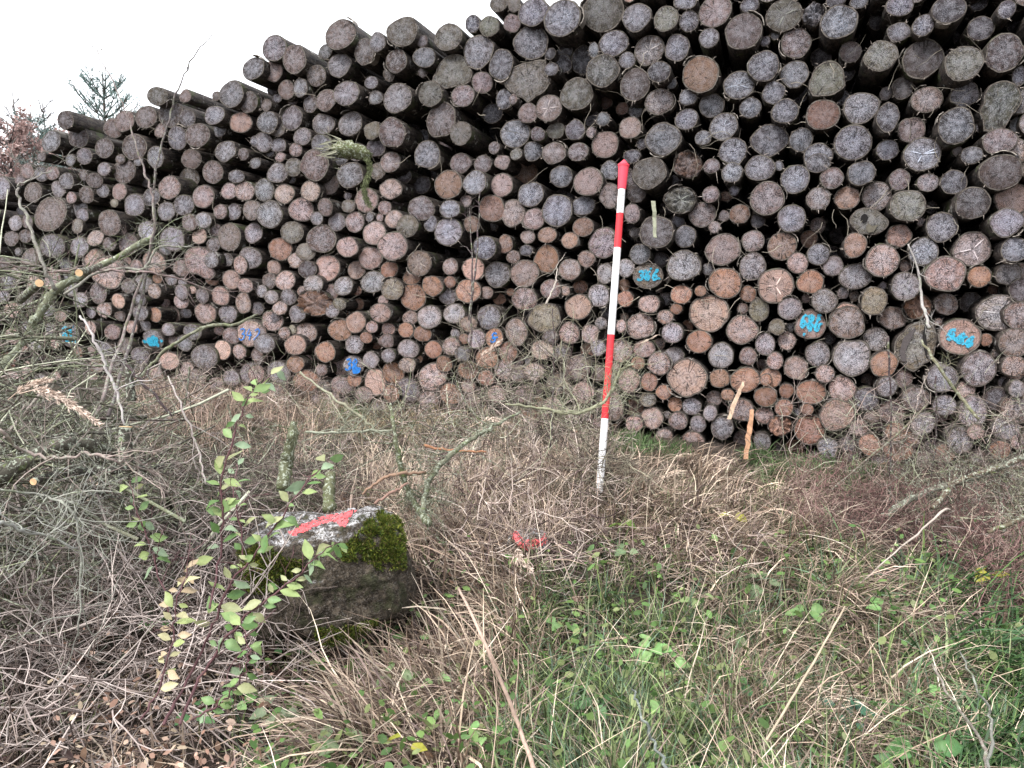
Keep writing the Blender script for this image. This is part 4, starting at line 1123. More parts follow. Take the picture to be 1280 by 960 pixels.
# ------------------------------------------------------------------ shreds and twigs caught between the log ends
def shreds():
    A = Acc(); B = Acc()
    ls = [l for l in LOGS if 'c3' in l]
    n = len(ls) * 9
    k = rng.integers(0, len(ls), n); a = rng.uniform(0, 6.28, n)
    c = np.array([l['c3'] for l in ls])[k]; wx = np.array([l['wx'] for l in ls])[k]; wz = np.array([l['wz'] for l in ls])[k]
    s = c + np.stack([wx * np.cos(a), np.full(n, -.004), wz * np.sin(a)], -1)
    dv = norm(np.stack([np.cos(a) * .8, rng.normal(-.5, .4, n), np.sin(a) * .8], -1) + rng.normal(0, .5, (n, 3))) * rng.uniform(.008, .035, (n, 1)) * (1 + 2.0 * (rng.random((n, 1)) < .06))
    v, f = ribbons(np.stack([s, s + dv * .5, s + dv + [0, 0, -.004]], 1), np.tile([.005, .0035, .001], (n, 1)), norm(np.cross(dv, rng.normal(0, 1, (n, 3)))))
    A.add(v, f, np.repeat(np.array([.30, .26, .23]) * rng.uniform(.25, 1.6, (n, 1)), 6, 0))
    n = 420
    x = rng.uniform(0, 1280, n); y = rng.uniform(60, 560, n); keep = y > 200 - x * .25; x, y = x[keep], y[keep]; n = len(x)
    s = on_pile(x, y, .02); d = rng.normal(0, 1, (n, 3)); d[:, 1] = -np.abs(d[:, 1]) * .25
    P = wander(s, d, rng.uniform(.08, .38, n), 6, .25, rng, .08)
    v, f = tubes(P, rng.uniform(.0015, .0035, (n, 1)) * np.linspace(1, .4, 6)[None], 4)
    A.add(v, f, np.repeat(np.array([.30, .27, .22]) * rng.uniform(.3, 1.5, (n, 1)), 24, 0))
    o = A.link('bark_shreds', M_FINE); tag(o, 'frayed bark fibres and dry twigs caught between the log ends', 'bark shreds', kind='stuff')
shreds()

# ------------------------------------------------------------------ branches and stems
CHILD_N = 0
def side_twigs(path, n, lmin, lmax, r_, K=6, curl=.22, spread=1.0, rad=.0022, t0=.15, up=.15):
    """n twigs leaving a spline path (K0,3)"""
    K0 = len(path)
    t = r_.uniform(t0, 1, n) * (K0 - 1.001); i = t.astype(int); f = (t - i)[:, None]
    s = path[i] * (1 - f) + path[i + 1] * f
    tg = norm(path[i + 1] - path[i])
    d = norm(tg * .7 + r_.normal(0, spread, (n, 3)) * .8 + [0, 0, up])
    L_ = r_.uniform(lmin, lmax, n) * (1.1 - .6 * t / (K0 - 1))
    P = wander(s, d, L_, K, curl, r_)
    R_ = np.linspace(1, .35, K)[None] * rad * (0.6 + 0.8 * r_.random((n, 1)))
    return P, R_

def branch(name, pts, d, rpx, label, cat='branch', group=None, tint=(.16, .15, .13), mat=None, twigs=12, tl=(.12, .4), seed=0, sub=2,
           rad=.0022, k=7, knots=True, twig_tint=None, curl=.22, cut=None):
    """a branch: pts = photo pixels (x, y[, depth]) turned into places d metres deep; rpx = radii in photo pixels"""
    r_ = np.random.default_rng(seed + 100)
    dd = np.array([p[2] if len(p) > 2 else d for p in pts], float)
    P3 = at([p[0] for p in pts], [p[1] for p in pts], dd)
    K0 = max(8, 5 * len(pts))
    path = spline(P3, K0)
    path[1:-1] += r_.normal(0, .0035 if knots else .0006, path[1:-1].shape)
    rr = np.interp(np.linspace(0, 1, K0), np.linspace(0, 1, len(rpx)), np.array(rpx) * dd.mean() / FPX)
    rr = rr * (1 + r_.normal(0, .10, K0) * (1 if knots else .3))
    mt = mat or M_TWIG
    v, f = tubes(path[None], rr[None], k)
    fl = f.tolist(); fl.append(list(range(k))[::-1]); fl.append(list(range(len(v) - k, len(v))))
    root = link_mesh(name, v, fl, mt, None, np.tile(tint, (len(v), 1)), smooth=True, loc=P3[0])
    tag(root, label, cat, group)
    if cut is not None:      # pale freshly sawn end disc
        e = path[cut]; dr = norm(path[cut] - path[cut + (1 if cut == 0 else -1)]); a = norm(np.cross(dr, [0, 0, 1.0])); b = np.cross(dr, a)
        th = np.arange(14) * 6.283 / 14
        vv = e + dr * .002 + (np.cos(th)[:, None] * a + np.sin(th)[:, None] * b) * rr[cut] * .93
        link_mesh('sawn_end', vv, [list(range(14))], M_FINE, root, np.tile((.62, .42, .24), (14, 1)), loc=P3[0])
    if twigs:
        A = Acc(); tt = np.array(twig_tint or tint)
        P, R_ = side_twigs(path, twigs, tl[0], tl[1], r_, rad=rad, curl=curl)
        vv, ff = tubes(P, R_, 4); A.add(vv, ff, np.repeat(tt * r_.uniform(.7, 1.35, (len(P), 1)), P.shape[1] * 4, 0))
        for s in range(sub):
            allP = []
            for q in P[: 60]:
                Q, RQ = side_twigs(q, 3, tl[0] * .35, tl[1] * .4, r_, K=5, rad=rad * .55, t0=.2)
                allP.append((Q, RQ))
            Q = np.concatenate([a for a, _ in allP]); RQ = np.concatenate([b for _, b in allP])
            vv, ff = tubes(Q, RQ, 3); A.add(vv, ff, np.repeat(tt * r_.uniform(.7, 1.35, (len(Q), 1)), Q.shape[1] * 3, 0))
            P = Q[:: 2]
            if s == 0 and sub > 1: pass
        A.link('twigs', mt, root, loc=P3[0])['kind'] = 'stuff'
    return root, path

LIC, GRY, PNK, DRK, PAL, ROT = (.16, .165, .12), (.17, .155, .14), (.21, .155, .15), (.06, .042, .045), (.33, .29, .26), (.30, .15, .085)
BG = 'cut branches lying on the brush heap'
branch('mossy_limb', [(-30, 612, 2.7), (25, 582, 2.65), (65, 560, 2.7), (112, 556, 2.8), (165, 578, 3.0)], 2.7, (12, 11, 9, 7, 4), 'thick arching mossy limb coming in from the left edge of the photo', 'branch', BG, (.075, .07, .055), M_BRANCH, 34, (.12, .5), seed=1)
branch('dark_limb', [(42, 602, 2.6), (80, 590), (140, 588), (205, 583, 3.1)], 2.8, (5, 6, 5, 3), 'dark limb with a pale snapped end just under the thick mossy limb', 'branch', BG, (.05, .045, .038), M_BRANCH, 26, (.1, .4), seed=2, cut=0)
branch('branch', [(0, 537, 2.2), (35, 565), (75, 573), (110, 567), (150, 577), (205, 594, 2.5)], 2.3, (2, 2, 2, 2.2, 1.5, 1), 'thin wavy pale branch running right across the two thick limbs', 'branch', BG, (.26, .21, .19), None, 16, seed=3)
branch('branch', [(-5, 611, 2.1), (50, 620), (90, 640), (100, 700), (98, 795, 2.2)], 2.2, (1.3, 1.5, 1.7, 1.5, 1.1), 'whitish lichened branch bending straight down at the lower left', 'branch', BG, (.25, .25, .22), None, 30, seed=4)
branch('branch', [(-5, 655, 2.0), (40, 665), (97, 685, 2.2)], 2.1, (2.5, 2, 1.5), 'straight pale lichened stick under the bend of the whitish branch', 'branch', BG, (.26, .26, .24), None, 6, seed=5)
branch('branch', [(-15, 470, 3.2), (20, 440), (45, 400), (62, 373), (75, 360), (130, 330), (180, 302), (194, 299, 3.9)], 3.6, (5, 4.5, 5, 6, 5, 4, 3.4, 2.5), 'thick green grey lichened branch rising right in front of the left log ends', 'branch', BG, (.17, .18, .12), M_BRANCH, 26, (.15, .55), seed=6)
branch('branch', [(70, 362, 3.55), (57, 340), (43, 300), (30, 265), (21, 236), (35, 226), (66, 213, 3.6)], 3.5, (2.4, 2.2, 2, 1.8, 1.5, 1.2, .8), 'upright pale branch at the left with a hooked tip pointing right', 'branch', BG, (.27, .25, .23), None, 8, seed=7)
branch('branch', [(80, 368, 3.5), (130, 338), (180, 335), (198, 310), (240, 308, 3.7)], 3.6, (1.5, 1.8, 1.6, 1.4, .8), 'slim pale branch parallel under the thick lichened one', 'branch', BG, (.24, .23, .20), None, 8, seed=71)
branch('branch', [(0, 328, 3.3), (55, 340), (110, 337), (160, 340), (200, 342), (265, 364, 3.7)], 3.5, (1.2, 1.3, 1.4, 1.4, 1.2, .8), 'long thin nearly level twig crossing the left log ends', 'branch', BG, PNK, None, 12, seed=72)
branch('sapling_stem', [(120, 520, 3.3), (160, 400), (190, 300), (191, 250), (185, 227), (176, 200), (162, 155), (147, 115), (130, 82), (120, 62)], 3.6, (2.2, 1.8, 1.5, 1.4, 1.3, 1.1, .9, .8, .6, .5), 'tall thin stem curving left up into the white sky', 'sapling', 'tall bare stems at the left', (.20, .16, .155), None, 7, (.05, .2), seed=8, sub=1)
branch('sapling_stem', [(135, 520, 3.3), (170, 400), (192, 290), (194, 215), (210, 155), (222, 112), (245, 68), (266, 42)], 3.7, (2.2, 1.8, 1.6, 1.4, 1.1, .9, .7, .5), 'tall thin stem leaning right up into the sky with a forked tip', 'sapling', 'tall bare stems at the left', (.12, .10, .10), None, 8, (.05, .3), seed=9, sub=1)
branch('branch', [(322, 393, 4.9), (295, 405), (255, 410), (215, 432), (190, 455), (172, 475, 4.3)], 4.6, (1.2, 2, 2.2, 2.2, 2, 1.5), 'olive branch curving down left of the log painted 342', 'branch', BG, (.15, .15, .10), None, 8, seed=10)
branch('branch', [(100, 395, 2.7), (117, 420), (130, 455), (144, 485), (156, 532, 2.6)], 2.65, (1.3, 1.7, 1.8, 1.7, 1.3), 'smooth whitish stem slanting down between the two sawn stumps', 'branch', BG, (.36, .33, .33), None, 3, seed=11)
branch('branch', [(210, 470, 3.1), (232, 520), (247, 560), (257, 605, 2.9)], 3, (1, 1.3, 1.3, 1), 'thin pale upright stick right of the lower sawn stump', 'branch', BG, (.33, .28, .27), None, 3, seed=12)
branch('branch', [(145, 445, 2.9), (185, 485), (215, 520, 2.9)], 2.9, (1.8, 1.8, 1.2), 'short dark twig slanting right below the upper sawn stump', 'branch', BG, DRK, None, 4, seed=13)
# sawn stumps in the heap
for i, (x, y, d, r, ln, lb) in enumerate([(162, 455, 3.0, 5, .30, 'upper pale sawn stump standing among green twigs on the left'), (157, 534, 2.7, 8, .34, 'lower dark sawn stump with an oval pale cut top'),]):
    branch('sawn_stump', [(x + 2, y + 46, d), (x, y + 22), (x, y, d)], d, (r * 1.2, r * 1.05, r), lb, 'stump', 'sawn stumps in the brush', (.055, .05, .04), M_BRANCH, 0, seed=20 + i, cut=-1, knots=False)
for i, (x, y, d, r, dx, dy, lb) in enumerate([(49, 354, 3.2, 5, -24, 22, 'sawn branch stub with a round orange cut end at the far left'), (99, 341, 3.3, 4.5, 26, -8, 'sawn branch stub with an oval cream cut end above the lichened branch')]):
    branch('branch_stub', [(x + dx, y + dy, d + .25), (x + dx * .5, y + dy * .5, d + .12), (x, y, d)], d, (r, r, r), lb, 'branch', 'sawn branch stubs', (.10, .09, .07), M_BRANCH, 0, seed=24 + i, cut=-1, knots=False)

CG = 'lichened thorn branches in front of the stack'
branch('thorn_branch', [(632, 505, 4.1), (677, 510), (715, 517), (750, 505), (765, 487), (775, 465), (792, 455, 4.2)], 4.2, (1.4, 1.8, 2.1, 2.3, 2, 1.5, 1), 'yellow green lichened branch crossing the lower red band of the pole', 'branch', CG, (.24, .24, .16), M_TWIG, 44, (.1, .45), seed=30)
branch('thorn_branch', [(650, 515, 4.0), (612, 535), (590, 548), (560, 572), (537, 600), (528, 640, 3.7)], 3.9, (1.6, 2.4, 3, 3.4, 3.4, 3.4), 'thickest lichened branch slanting down left in the middle of the photo', 'branch', CG, (.15, .155, .11), M_BRANCH, 44, (.12, .5), seed=31)
branch('thorn_branch', [(488, 505, 4.1), (495, 550), (503, 590), (514, 622), (536, 655, 3.6)], 3.9, (1.6, 3, 3.6, 4, 4.5), 'mossy upright stem left of the thick slanting branch', 'branch', CG, (.09, .095, .055), M_BRANCH, 40, (.12, .5), seed=32)
branch('thorn_branch', [(375, 465, 4.3), (420, 500), (450, 520), (472, 540, 4.1)], 4.2, (1.2, 1.8, 2, 1.5), 'pale slanting twig below the logs left of the log painted 38', 'branch', CG, (.26, .25, .18), None, 12, seed=33)
branch('thorn_branch', [(382, 540, 4), (430, 540), (490, 538, 4)], 4, (1.4, 1.6, 1.2), 'level greenish twig above the two mossy sapling trunks', 'branch', CG, (.25, .26, .2), None, 10, seed=34)
branch('mossy_sapling', [(352, 612, 3.8), (358, 580), (364, 550), (367, 530, 4)], 3.9, (8, 8, 7, 5), 'left of two short mossy sapling trunks behind the painted boulder', 'trunk', 'mossy sapling trunks', (.10, .105, .06), M_BRANCH, 8, seed=35)
branch('mossy_sapling', [(411, 640, 3.8), (411, 615), (413, 592, 3.9)], 3.85, (8, 7.5, 6.5), 'right of two short mossy sapling trunks, just above the boulder', 'trunk', 'mossy sapling trunks', (.12, .125, .07), M_BRANCH, 0, seed=36)
branch('stick', [(530, 556, 4.1), (563, 563), (608, 565, 4.1)], 4.1, (1.8, 1.8, 1.2), 'orange brown peeled stick lying level in the brush centre', 'stick', 'peeled orange sticks', ROT, M_FINE, 0, seed=37)
branch('stick', [(453, 618, 3.7), (475, 600), (500, 592), (532, 591, 3.8)], 3.7, (1.4, 2.1, 2.1, 1.6), 'curved orange brown stick right behind the boulder', 'stick', 'peeled orange sticks', (.26, .17, .12), M_FINE, 0, seed=38)
branch('stick', [(468, 630, 3.6), (490, 615), (510, 604, 3.7)], 3.65, (1.8, 1.8, 1.5), 'short pinkish stick under the curved orange one behind the boulder', 'stick', 'peeled orange sticks', (.24, .15, .12), M_FINE, 0, seed=39)
for i, (x0, y0, x1, y1, lb) in enumerate([(587, 260, 588, 440, 'thin dark upright stem crossing logs right of the number 38 log'), (600, 240, 586, 400, 'second thin stem leaning across the one beside it'), (690, 380, 688, 560, 'thin dark upright stem left of the pole'), (697, 330, 683, 380, 'short pale twig left of the pole'),
      (1112, 640, 1110, 420, 'thin dark upright stem in front of the teardrop log'), (1165, 600, 1170, 470, 'pale upright twig right of the teardrop log')]):
    branch('upright_stem', [(x1, y1, 4.6), ((x0 + x1) / 2 + 3, (y0 + y1) / 2), (x0, y0, 4.8)], 4.7, (1.3, 1.1, .6), lb, 'stem', 'thin upright stems before the stack', DRK if i != 3 else PAL, None, 6, (.08, .25), seed=40 + i, sub=1)
branch('hanging_branch', [(1135, 305, 4.9), (1148, 340), (1152, 375), (1162, 410, 4.8)], 4.9, (.8, 1.4, 1.8, 1.8), 'pale crooked branch end above the teardrop log', 'branch', 'branches before the right logs', (.33, .31, .30), None, 6, seed=50)
branch('hanging_branch', [(1152, 425, 4.8), (1175, 462), (1200, 495), (1224, 524, 4.6)], 4.7, (1.4, 2.2, 2.2, 1.8), 'olive branch slanting down right past the log painted 566', 'branch', 'branches before the right logs', (.15, .14, .09), None, 6, seed=51)
branch('hanging_branch', [(1160, 505, 4.7), (1125, 540), (1095, 565), (1040, 612, 4.4)], 4.6, (1, 1.4, 1.4, 1.2), 'long dark twig slanting down left across the lower right logs', 'branch', 'branches before the right logs', (.11, .09, .07), None, 8, seed=52)
branch('hanging_branch', [(1068, 735, 3.4), (1130, 680), (1180, 640), (1186, 637, 3.7)], 3.5, (.8, 1, 1.6, .7), 'straight pale stalk with a frayed upper end on the right', 'branch', 'branches before the right logs', (.38, .33, .29), M_FINE, 0, seed=53)
branch('fallen_limb', [(1106, 645, 4.2), (1145, 620), (1185, 607), (1220, 595), (1290, 566, 4.6)], 4.4, (5, 4, 4, 4, 4), 'grey lichened limb lying along the foot of the stack at the right', 'branch', 'fallen limbs at the right', (.13, .125, .10), M_BRANCH, 30, (.1, .45), seed=54)
branch('fallen_limb', [(1165, 635, 4.0), (1200, 600), (1235, 588), (1275, 575, 4.4)], 4.2, (3, 3, 3, 2.5), 'brown limb crossing above the grey lichened limb on the right', 'branch', 'fallen limbs at the right', (.10, .075, .055), M_BRANCH, 16, (.1, .4), seed=55)
branch('fallen_limb', [(1235, 665, 3.6), (1262, 655), (1290, 640, 3.7)], 3.6, (2.5, 3, 3), 'short limb with moss poking in at the right edge below the others', 'branch', 'fallen limbs at the right', (.11, .09, .06), M_BRANCH, 10, seed=56)
branch('cane', [(573, 735, 2.55), (600, 790), (630, 860), (655, 925), (672, 975, 2.0)], 2.2, (1.8, 2.2, 2.4, 2.8, 3.0), 'long smooth pale brown cane slanting down to the bottom edge', 'cane', None, (.42, .31, .25), M_FINE, 0, seed=57, knots=False)
branch('straw_stalk', [(1056, 758, 2.6), (1010, 840), (958, 925, 2.15)], 2.4, (1.2, 1.5, 1.4), 'long straight straw stalk slanting in the lower right', 'stalk', None, (.45, .37, .27), M_STRAW, 0, seed=58, knots=False)
branch('forked_twig', [(1165, 830, 2.2), (1195, 880), (1228, 930), (1234, 965, 2.0)], 2.1, (1.4, 1.8, 2.2, 3), 'bare forked twig rising from the bottom right corner', 'twig', None, (.20, .17, .15), None, 0, seed=59)
branch('dead_sapling', [(1236, 960, 2.0), (1238, 900), (1222, 860), (1200, 815, 2.2)], 2.1, (2, 1.8, 1.5, 1), 'grey lichened twig standing in long grass at the bottom right', 'twig', None, (.15, .15, .135), M_TWIG, 0, seed=60)
branch('lichened_stick', [(790, 862, 2.3), (802, 895), (818, 930), (835, 965, 2.0)], 2.15, (1.3, 1.7, 2, 2), 'blue grey lichened stick buried in the grass at bottom centre', 'stick', None, (.14, .16, .15), M_TWIG, 0, seed=61)

def slab(name, pts, d, wpx, label, tint, group=None, thick=.012):
    P = at([p[0] for p in pts], [p[1] for p in pts], np.full(len(pts), d))
    path = spline(P, 9); w = np.interp(np.linspace(0, 1, 9), np.linspace(0, 1, len(wpx)), wpx) * d / FPX
    side = RT; v = []
    for k, p in enumerate(path):
        jit = rng.normal(0, .003, 3)
        for a, b in ((-1, -1), (1, -1), (1, 1), (-1, 1)):
            v.append(p + side * a * w[k] * .5 + FW * b * thick * .5 + jit + rng.normal(0, .0015, 3))
    f = [[3, 2, 1, 0]]
    for k in range(8):
        for a in range(4):
            f.append([4 * k + a, 4 * k + (a + 1) % 4, 4 * k + 4 + (a + 1) % 4, 4 * k + 4 + a])
    f.append([32, 33, 34, 35])
    o = link_mesh(name, np.array(v), f, M_FINE, None, np.tile(tint, (len(v), 1)), loc=P[0])
    tag(o, label, 'splinter', group)
slab('wood_splinter', [(940, 512), (938, 530), (935, 550), (932, 574)], 5.6, (4, 6, 6, 5), 'orange split piece of wood standing against the lower logs', (.45, .26, .16))
slab('wood_splinter', [(929, 478), (924, 490), (918, 505), (911, 524)], 5.5, (2, 5, 5, 4), 'pale bent splinter left of the orange one', (.50, .37, .27))
slab('bark_strip', [(817, 252), (818, 270), (818, 285), (819, 297)], 5.9, (5, 5, 4, 4), 'grey green bark strip hanging over a ringed log right of the pole', (.26, .27, .20), None, .006)
slab('bark_strip', [(792, 432), (805, 427), (815, 422), (825, 418)], 5.8, (2, 4, 4, 2), 'pale wood strip lying slanted right of the lower pole', (.42, .34, .28), None, .01)

def rotten_stub():
    """the mossy broken log end left of centre, with moss hanging from it"""
    c = at(437, 187, 7.3)
    K = 12; path = np.stack([c + RT * (-.17 + .36 * t) + np.array([0, .0, .01 - .05 * t * t]) + FH * .1 * t for t in np.linspace(0, 1, K)])
    rr = np.array([.04, .06, .075, .08, .085, .08, .08, .075, .07, .06, .05, .03])
    v, f = tubes(path[None], rr[None], 16); v += rng.normal(0, .009, v.shape)
    fl = f.tolist(); fl.append(list(range(16))[::-1]); fl.append(list(range(len(v) - 16, len(v))))
    o = link_mesh('rotten_log', v, fl, M_BRANCH, None, np.tile((.09, .095, .045), (len(v), 1)), loc=c, smooth=True)
    tag(o, 'mossy yellow green rotten log stub lying crosswise with jagged left end', 'log')
    # splinters on the broken left end
    n_ = 60; s = path[0] + rng.normal(0, .05, (n_, 3)) + RT * .05; dv = norm(-RT + rng.normal(0, .25, (n_, 3))) * rng.uniform(.05, .16, (n_, 1))
    vv, ff = ribbons(np.stack([s, s + dv * .5, s + dv], 1), np.tile([.012, .009, .002], (n_, 1)), norm(np.cross(dv, FW)))
    link_mesh('splinters', vv, ff, M_FINE, o, np.repeat(np.array([.26, .26, .19]) * rng.uniform(.3, 1.2, (n_, 1)), 6, 0), loc=c)['kind'] = 'stuff'
    # hanging strands of moss
    n_ = 1500; t = rng.uniform(0, 1, n_)
    px = 458 + 4 * np.sin(t * 7) + rng.normal(0, 1.8, n_) + t * 2; py = 196 + t * 62
    s = at(px, py, np.full(n_, 6.6) + rng.normal(0, .02, n_))
    dv = norm(rng.normal(0, .6, (n_, 3)) - [0, 0, 1]) * rng.uniform(.01, .035, (n_, 1))
    vv, ff = ribbons(np.stack([s, s + dv * .5, s + dv], 1), np.tile([.004, .006, .002], (n_, 1)), norm(rng.normal(0, 1, (n_, 3))))
    h = link_mesh('hanging_moss', vv, ff, M_LEAF, o, np.repeat(np.array([.13, .15, .07]) * rng.uniform(.3, 1.5, (n_, 1)), 6, 0), loc=c); h['kind'] = 'stuff'
rotten_stub()
# ------------------------------------------------------------------ ground cover
def scatter(n_, poly_px, lift=0.0, patchy=False):
    """random places on the ground inside a region whose corners are given by where they lie in the photo"""
    out = []
    xs = [p[0] for p in poly_px]; ys = [p[1] for p in poly_px]
    got = 0
    while got < n_:
        x = rng.uniform(min(xs), max(xs), n_ * 2); y = rng.uniform(min(ys), max(ys), n_ * 2)
        # crossing test, vectorised
        c = np.zeros(len(x), bool); j = len(poly_px) - 1
        for i in range(len(poly_px)):
            (xi, yi), (xj, yj) = poly_px[i], poly_px[j]
            if yi != yj:
                c ^= ((yi > y) != (yj > y)) & (x < (xj - xi) * (y - yi) / (yj - yi) + xi)
            j = i
        x, y = x[c], y[c]
        g = on_ground(x, y, lift)
        if patchy:      # tussocks and bare hollows
            s = np.sin(6.3 * g[:, 0] + 2.1 * np.sin(5.1 * g[:, 1])) * np.sin(7.2 * g[:, 1] + 1.8 * np.sin(6.7 * g[:, 0] + 1)) + .5 * np.sin(17 * g[:, 0] + 3 * g[:, 1]) * np.sin(15 * g[:, 1] - 2)
            g = g[rng.random(len(g)) < np.clip(.45 + .75 * s, .06, 1)]
        out.append(g); got += len(g)
    return np.concatenate(out)[:n_]

def clump(base, k, spread):
    b = np.repeat(base, k, 0)
    off = rng.normal(0, spread, (len(b), 2))
    b[:, 0] += off[:, 0]; b[:, 1] += off[:, 1]; b[:, 2] = ground_z(b[:, 0], b[:, 1]) - .01
    return b

def blades(base, az, lean, curve, length, width, K=5, wig=.05, flop=1.75):
    """curved blades; lean and curve are angles from the vertical"""
    n = len(base); s = np.linspace(0, 1, K)
    ds = (length / (K - 1))[:, None]
    p = base.copy(); out = [p.copy()]
    azk = az.copy()
    for k in range(1, K):
        ph = np.minimum(lean + curve * s[k], flop)
        azk = azk + rng.normal(0, wig * 3, n)
        d = np.stack([np.sin(ph) * np.cos(azk), np.sin(ph) * np.sin(azk), np.cos(ph)], -1)
        p = p + d * ds; 
        g = ground_z(p[:, 0], p[:, 1]) + .01
        p[:, 2] = np.maximum(p[:, 2], g)
        out.append(p.copy())
    P = np.stack(out, 1)
    prof = np.interp(s, [0, .2, .7, 1], [.8, 1, .8, .12])
    side = norm(np.stack([-np.sin(az), np.cos(az), rng.normal(0, .5, n)], -1))
    return ribbons(P, width[:, None] * prof[None], side)

def tint_of(cols, n, K, lo=.35, hi=1.55, w=None):
    c = np.array(cols)[rng.choice(len(cols), n, p=w)] * rng.uniform(lo, hi, (n, 1))
    return np.repeat(c, 2 * K, 0)

# direction that reads as "to the right" / "towards the camera" on the ground
AZ_R = math.atan2(RT[1], RT[0]); AZ_TO = math.atan2(-FH[1], -FH[0])

STRAW = [(.54, .43, .33), (.42, .32, .25), (.64, .54, .43), (.30, .22, .17), (.26, .19, .17), (.17, .12, .09)]
GREEN = [(.14, .20, .07), (.20, .27, .10), (.08, .13, .06), (.24, .28, .15), (.13, .20, .13)]
def straw_field(n_cl, k, poly, length, width, cols=STRAW, az0=None, azs=2.5, lean=(.2, .5), curve=(.8, .5), mat=None, K=5, acc=None, spread=.03, lift=0, wig=.05):
    b = clump(scatter(n_cl, poly, 0.0, k > 1), k, spread); n = len(b); b[:, 2] += lift
    a0 = rng.uniform(0, 6.28, n_cl) if az0 is None else az0 + rng.normal(0, azs, n_cl)
    az = np.repeat(a0, k) + rng.normal(0, .6, n)
    L_ = rng.uniform(length[0], length[1], n) * (.5 + .5 * rng.random(n))
    wd = np.where(rng.random(n) < .25, 1.9, 1.15)
    v, f = blades(b, az, np.abs(rng.normal(lean[0], lean[1], n)), rng.normal(curve[0], curve[1], n), L_, rng.uniform(width[0], width[1], n) * wd, K, wig)
    acc.add(v, f, tint_of(cols, n, K) * np.repeat(np.repeat(rng.uniform(.55, 1.35, (n_cl, 1)), k, 0), 2 * K, 0))

ALL = [(-250, 520), (250, 490), (700, 510), (1000, 560), (1500, 590), (2500, 680), (2500, 1400), (-600, 1400)]
# low mat of dead grass everywhere
A = Acc()
straw_field(6000, 4, ALL, (.10, .32), (.0025, .006), az0=None, lean=(.9, .4), curve=(.6, .5), acc=A, spread=.04)
# thick fallen tufts: middle foreground, combed down to the left and towards the camera
straw_field(270, 12, [(470, 690), (640, 680), (700, 800), (640, 900), (560, 970), (420, 970), (440, 800)], (.25, .6), (.0026, .0058), az0=AZ_TO - .9, azs=.75, lean=(.55, .3), curve=(.9, .4), acc=A, spread=.05)
straw_field(300, 12, [(400, 640), (620, 560), (760, 560), (740, 700), (600, 720), (500, 700)], (.18, .42), (.0018, .0035), cols=[(.44, .33, .27), (.34, .25, .21), (.52, .42, .34), (.26, .19, .17)], az0=None, lean=(.5, .4), curve=(.8, .5), acc=A, spread=.05)
straw_field(300, 12, [(420, 560), (760, 560), (760, 690), (520, 700)], (.18, .45), (.0022, .005), cols=[(.60, .50, .39), (.50, .40, .31), (.38, .29, .22)], az0=None, lean=(.6, .3), curve=(.8, .4), acc=A, spread=.06)
# straw bank at the foot of the logs
straw_field(480, 13, [(700, 560), (860, 575), (1000, 600), (1010, 690), (860, 720), (740, 690)], (.15, .4), (.0024, .0055), az0=AZ_TO + .6, azs=.9, lean=(.4, .3), curve=(1.1, .4), acc=A, spread=.05)
straw_field(280, 11, [(380, 490), (640, 500), (640, 560), (380, 560)], (.15, .35), (.0018, .004), cols=[(.30, .24, .15), (.38, .31, .2), (.22, .17, .12)], az0=None, lean=(.4, .3), curve=(.9, .4), acc=A, spread=.05)
# beige tussocks lower right
straw_field(430, 15, [(900, 690), (1080, 690), (1180, 800), (1150, 960), (940, 980), (860, 860)], (.2, .5), (.0018, .004), az0=AZ_TO + .4, azs=.8, lean=(.35, .3), curve=(1.3, .5), acc=A, spread=.045)
straw_field(600, 8, [(620, 720), (1900, 700), (1900, 1200), (600, 1100)], (.25, .6), (.0016, .0032), az0=None, lean=(.6, .4), curve=(.9, .5), acc=A, spread=.06)
# long thin single stalks lying about
straw_field(520, 1, [(380, 640), (1280, 640), (1280, 1200), (300, 1200)], (.3, .65), (.0018, .0032), cols=[(.58, .49, .38), (.5, .4, .3), (.62, .55, .46)], lean=(1.15, .35), curve=(.5, .4), K=7, acc=A, lift=.07, wig=.05)
straw_field(420, 12, [(150, 470), (380, 490), (420, 520), (380, 580), (180, 560)], (.2, .5), (.002, .0045), cols=[(.44, .33, .26), (.34, .26, .2), (.24, .17, .14)], az0=None, lean=(.4, .3), curve=(.8, .4), acc=A, spread=.06)
o = A.link('dry_grass', M_STRAW); tag(o, 'matted beige dead grass covering the foreground', 'dry grass', kind='stuff')

# green grass
A = Acc()
straw_field(850, 14, [(620, 770), (760, 700), (960, 740), (1010, 900), (960, 1100), (620, 1100)], (.12, .34), (.003, .0055), cols=GREEN, az0=None, lean=(.3, .3), curve=(1.0, .5), acc=A, spread=.03)
straw_field(380, 14, [(960, 690), (1280, 720), (1280, 1100), (960, 1100)], (.15, .4), (.003, .0065), cols=GREEN, az0=None, lean=(.3, .3), curve=(1.1, .5), acc=A, spread=.03)
straw_field(240, 14, [(1170, 730), (1330, 730), (1330, 1150), (1150, 1150)], (.2, .5), (.004, .009), cols=[(.05, .11, .035), (.035, .08, .03), (.08, .15, .05)], az0=AZ_R - .5, azs=.8, lean=(.3, .3), curve=(1.3, .4), acc=A, spread=.04)
straw_field(110, 14, [(765, 545), (860, 560), (860, 575), (765, 570)], (.08, .18), (.003, .005), cols=[(.07, .13, .04), (.11, .17, .07)], lean=(.2, .2), curve=(.8, .4), acc=A, spread=.04)
straw_field(160, 14, [(930, 565), (1150, 590), (1090, 625), (930, 615)], (.10, .22), (.003, .006), cols=[(.07, .12, .04), (.11, .16, .07)], lean=(.3, .2), curve=(1., .4), acc=A, spread=.04)
